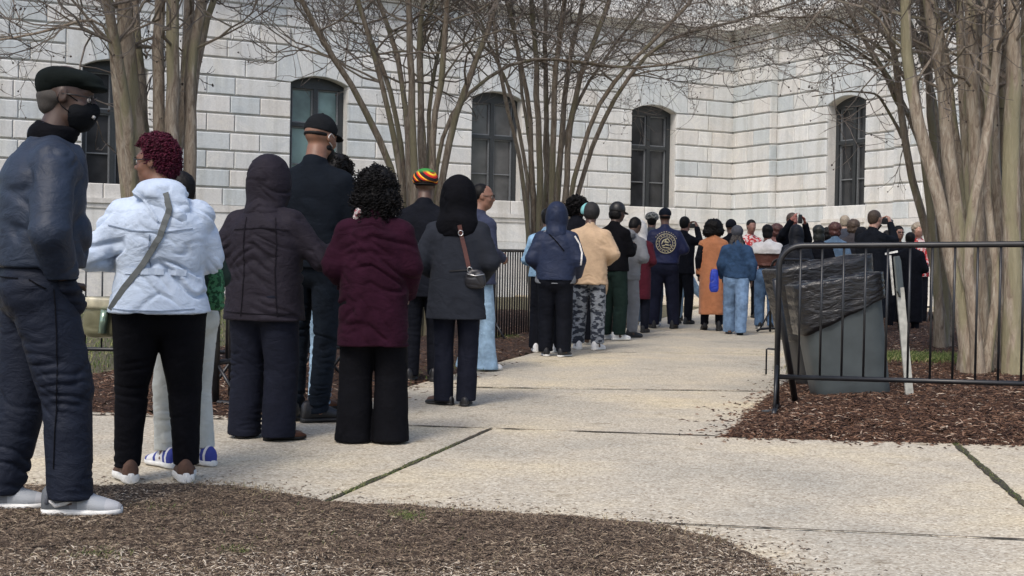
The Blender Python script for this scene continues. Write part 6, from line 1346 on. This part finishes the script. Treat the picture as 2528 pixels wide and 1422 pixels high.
for (u0, v0, u1, v1, th) in ((-.055, -.010, -.030, .040, .009), (-.03, .040, .020, .060, .008), (.02, .060, .050, .015, .007), (-.04, -.045, .045, -.055, .008), (-.02, .022, .030, .012, .012), (-.01, -.010, .040, -.022, .010), (-.05, -.030, -.01, -.020, .008), (-.015, .035, .005, .045, .009), (.055, -.005, .060, -.040, .006)):
    a = on(p, T, c0[0] + u0 * 1.3, c0[1] + v0 * 1.3); b_ = on(p, T, c0[0] + u1 * 1.3, c0[1] + v1 * 1.3); th *= 1.4
    if a and b_: em.tube([a, (a + b_) / 2 - v_ * .002, b_], th, 4)
for k in range(11): a = math.radians(150 - 12 * k); arc(.182, a, a - .10, .009, 3)
em.build('emblem', GOLD, p.root, True)
# ---- photographer in black coat, kneeling-back jeans
def device(p, c, sz=(.075, .012, .15), lens=False, name='phone'):
    r_, v_ = frame(p); o = boxblob(p, name, SHBLACK, c, Vd((1, 0, 0)), Vd((0, 1, 0)), (sz[0] / 2, sz[1] / 2 + .006, sz[2] / 2), res=.006, e=8)
    if lens: mb = MB(); mb.tube([Vd(c), Vd(c) + Vd((0, .10, 0)), Vd(c) + Vd((0, .14, 0))], [.030, .034, .036], 12); mb.build('lens', SHBLACK, o, True)
p = Person('person in a long black coat holding a camera up, right of the emblem jacket', 1683, 800, 533, 35, arms=('photo', 'photo'), skin_c=(.20, .10, .07)); p.trousers(BLACKT, end=.03); p.coat(BLACKT, hem=.46, w_hem=.125); p.shorthair(BLACKHAIR); p.shoes(SHBLACK, SOLEB); device(p, p.up(0, .185, .915), (.13, .05, .08), True, 'camera')
p = Person('person in pale jeans stepping back onto a raised black shoe, beyond the emblem jacket', 1690, 792, 566, -70, arms=('front', 'front'), feet=((-.06, .06, 0), (.06, -.25, 0, .17, .05, 60)), lean=10, skin_c=(.2, .1, .07)); p.trousers(LJEAN, th=.060, kn=.05, an=.045, end=.03, wr=.008); p.coat(BLACKT, hem=.47); p.shorthair(BLACKHAIR); p.shoes(SHBLACK, SOLEB)
# ---- rust orange coat
p = Person('woman in a long rust-orange coat with a huge black fur hood, walking away', 1757, 816, 540, 2, arms=(((.165, -.04, .64), (.145, -.01, .50)), ((.16, -.03, .64), (.13, .05, .50))), wide=1.12, deep=1.2, feet=((-.060, .05, 5, .012, .0, 20), (.060, -.05, 12)), skin_c=(.08, .045, .03))
p.trousers(BLACKT, end=.05, kn=.04, an=.036); p.coat(ORANGE, hem=.145, w_hem=.104, w_hip=.108, w_wa=.100, w_ch=.098, d_hem=.105, arm=(.034, .03, .03), wr=.009, scale=(8, 8, 4), lobes=(5, .06, .5)); p.shoes(SHBLACK, SOLEB, hgt=.075)

for sd in 'LR': blob(p, 'sleeve', BLACKT, [('c', p.j['sh' + sd], p.j['el' + sd], .060, .056), ('c', p.j['el' + sd], p.j['wr' + sd], .056, .042)], .014, .006)
p.hairblob(BLACKHAIR, [((0, -.12, .05), (.62, .60, .46)), ((-.20, -.20, -.35), (.55, .45, .42)), ((.22, -.20, -.30), (.50, .45, .40)), ((0, .0, .25), (.5, .5, .3))], name='fur_hood', amp=.030, sc=48)
# ---- double denim
p = Person('woman in blue denim jacket and jeans with a grey beanie, walking away', 1815, 826, 556, 8, arms=(((.165, -.03, .64), (.14, .06, .52)), ((.170, -.04, .64), (.155, -.02, .50))), wide=1.14, deep=1.1, feet=((-.055, .07, 5), (.045, -.10, 0, .045, -.03, 48)), skin_c=(.09, .05, .035))
p.trousers(cloth('faded_jeans', (.15, .235, .37), .85, .1, .15, .5, .2), th=.068, kn=.058, an=.055, end=.02, wr=.010, hip=.112); p.coat(DENIMJ, hem=.515, w_hem=.105, w_wa=.106, w_ch=.104, d_hem=.088, arm=(.056, .05, .038), wr=.011, scale=(8, 8, 10)); p.shoes(SHTAN, SOLEB)
p.dome(cloth('grey_beanie', (.075, .08, .10), .95, .2, .1, .5), r=(.43, .48, .46), c=(0, -.08, .12), cut=-.20, name='beanie', amp=.004); t_ = Tree(); r9 = np.random.default_rng(5)
for k in range(26):
    a = math.pi * (1.05 + .9 * k / 25); q = np.array(p.hp(.30 * math.cos(a), .36 * math.sin(a) - .02, -.1)); L_ = r9.uniform(.14, .34) * (1.25 if k > 14 else .8); s_ = np.linspace(0, 1, 8); t_.add(q + np.stack([s_ * .06 * math.cos(a) + .01 * np.sin(s_ * 9 + k), -s_ * .05 - .01 * np.cos(s_ * 7 + k), -s_ * L_], 1), np.full(8, .0075), .5, 5)
V, Q, A = t_.mesh(); mesh_np('locs', V, Q, plain('grey_brown_locs', (.06, .055, .055), .7), p.root, True, A)
r_, v_ = frame(p); bc = Matrix.Rotation(R(p.facing), 3, 'Z') @ (at(1763, 693, p.Y + .02) - p.root.location); bb = boxblob(p, 'blue_bag', plain('cobalt_nylon', (.015, .045, .40), .5), bc, r_, v_, (.065, .05, .17), wr=.008, res=.008); bb['label'] = 'cobalt blue tote bag'
# ---- cream hood over brown leather
p = Person('woman in a brown leather jacket with a cream fleece hood and blue jeans', 1890, 812, 553, 6, arms=(((.175, -.02, .65), (.11, .12, .64)), ((.19, -.01, .66), (.12, .14, .66))), wide=1.22, deep=1.15, feet=((-.06, .02, 5), (.055, -.03, 10)), skin_c=(.10, .06, .045))
p.trousers(MJEAN, th=.066, kn=.052, an=.046, end=.03, wr=.008, hip=.108); p.coat(BROWNL, hem=.60, w_hem=.096, w_wa=.10, arm=(.054, .048, .038), wr=.009); p.coat(WHITE, hem=.735, w_ch=.120, w_wa=.12, d_ch=.09, arm=(.058, .050, .02), name='fleece_hood', wr=.008, top=.9) ; p.shoes(SHBLACK, SOLEW)
p.hairblob(BLACKHAIR, [((0, -.10, .12), (.40, .46, .42)), ((0, -.2, -.25), (.36, .34, .3))], amp=.008, sc=50)
# ---- the crowd beyond
FG = 'crowd beyond the barrier, mostly hidden'
def far(label, px, top, Y, facing, coat, hair=BLACKHAIR, arms='front', hairp='short', H=None, skin_c=(.10, .06, .045), wide=1.05, trou=None, hem=.48, shoe=SHBLACK, **kw):
    g = at(px, top, Y); p = Person(label, px, None, top, facing, arms=arms, Y=Y, skin_c=skin_c, wide=wide, group=FG, **kw)
    p.trousers(trou or BLACKT, end=.03); p.coat(coat, hem=hem, wr=.007); p.shoes(shoe, SOLEB)
    if hairp == 'short': p.shorthair(hair)
    elif hairp == 'long': p.hairblob(hair, [((0, -.12, .12), (.42, .48, .42)), ((0, -.22, -.35), (.42, .34, .45)), ((0, -.26, -.75), (.36, .26, .30))], amp=.010, sc=40)
    elif hairp == 'hood': p.hood(coat, big=1.05, wr=.008)
    elif hairp == 'beanie': p.dome(hair, r=(.40, .46, .44), c=(0, -.06, .14), cut=-.05, name='beanie')
    elif hairp == 'curly': p.hairblob(hair, [((0, -.10, .10), (.46, .50, .44)), ((0, -.2, -.25), (.42, .36, .3))], amp=.020, sc=32)
    return p
far('person in a black beanie directly behind the grey beanie and denim jacket', 1806, 541, 23.0, 0, BLACKT, cloth('black_knit', (.010, .011, .016), .95), hairp='beanie')
far('person in red and white facing this way, left of the cream hood', 1853, 541, 25.5, 170, RED, arms='chest', skin_c=(.26, .13, .10))
far('person with auburn hair right of the cream hood, turned sideways', 1914, 551, 24.0, 80, cloth('rose_brown', (.20, .10, .09), .9), AUBURN, hairp='curly', skin_c=(.35, .2, .15))
p = far('person in a black coat and red scarf holding a phone high above the crowd', 1953, 524, 22.4, 165, BLACKT, BROWNHAIR, arms=('photo', ((.150, .09, .80), (.075, .15, .925))), skin_c=(.36, .14, .11)); blob(p, 'scarf', cloth('scarlet_scarf', (.42, .02, .03), .9), [('c', p.up(-.03, .07, .84), p.up(.01, .09, .72), .035, .03), ('c', p.up(-.05, .03, .85), p.up(.05, .03, .85), .04, .04)], .014); device(p, p.up(.01, .195, .935))
far('person in a black quilted hooded coat between the cream hood and long dark hair', 1967, 556, 20.6, 5, cloth('black_quilt', (.012, .014, .020), .5, .1, .1, .6, .4), hairp='hood', wide=1.15, hem=.40)
far('person with long straight dark hair in a black coat', 2022, 554, 20.8, 0, BLACKT, plain('dark_hair', (.012, .014, .012), .5), hairp='long')
far('person with curly maroon hair and a pale denim shoulder', 2062, 547, 22.0, 8, cloth('slate_denim', (.10, .16, .24), .9), AUBURN, hairp='curly')
far('person with a pale grey shaved head behind the maroon curls', 2086, 530, 26.5, 10, cloth('slate_wool', (.04, .045, .06), .9), GREYHAIR, skin_c=(.38, .24, .18))
far('person with short brown hair just right of the shaved head', 2106, 540, 23.5, 30, cloth('brown_grey_wool', (.05, .045, .05), .9), BROWNHAIR, hairp='curly', skin_c=(.35, .2, .15), wide=.95)
far('person in a plain black coat hidden between the bins and the cream hood', 1990, 577, 25.0, 0, BLACKT)
p = far('man with brown hair in a long black coat aiming a camera to the right', 2155, 517, 19.6, 48, cloth('black_overcoat', (.010, .012, .017), .85), BROWNHAIR, arms='photo', hem=.16, skin_c=(.48, .27, .20), wide=1.22, deep=1.2, head=10); device(p, p.up(0, .185, .915), (.13, .05, .09), True, 'camera')
p = far('man in dark glasses and a dark suit facing this way with one arm stretched out', 2216, 556, 21.5, 172, BLACKT, BLACKHAIR, arms=(((-.20, .02, .76), (-.33, .05, .745)), 'front'), skin_c=(.28, .15, .11)); mb = MB()
for sx in (-1, 1): mb.tube([p.hp(sx * .24, .38, .04), p.hp(sx * .15, .43, .04), p.hp(sx * .05, .43, .04)], .009, 5)
mb.build('glasses', GLASSF, p.root, True)
far('person in a patterned red-and-cream top beside the pointing man, seen against the tree', 2266, 548, 23.0, 190, RED, GREYHAIR, hairp='curly', skin_c=(.48, .28, .22), trou=BLACKT)
far('person in a long dark skirt and coat behind the stake sign', 2248, 572, 20.5, 10, BLACKT, hem=.12, wide=1.1)
far('pale-faced person in dark clothes between two thick tree stems', 2448, 534, 19.5, 160, BLACKT, BROWNHAIR, arms='chest', skin_c=(.50, .26, .22))

far('person in a dark hat close behind the black quilted hood', 1938, 563, 23.5, -10, BLACKT, cloth('dark_hat', (.012, .012, .016), .9), hairp='beanie')
far('person with dark curls in a charcoal coat right of the long dark hair', 2043, 560, 24.5, 12, cloth('charcoal_far', (.022, .024, .03), .9), BLACKHAIR, hairp='curly')
far('person with a dark hood between the short brown hair and the cameraman', 2128, 562, 22.5, 5, cloth('dark_far', (.012, .013, .017), .9), hairp='hood')
far('person with dark hair in a black coat just right of the cameraman', 2192, 568, 23.0, 20, BLACKT, BLACKHAIR, hairp='curly', wide=.95)
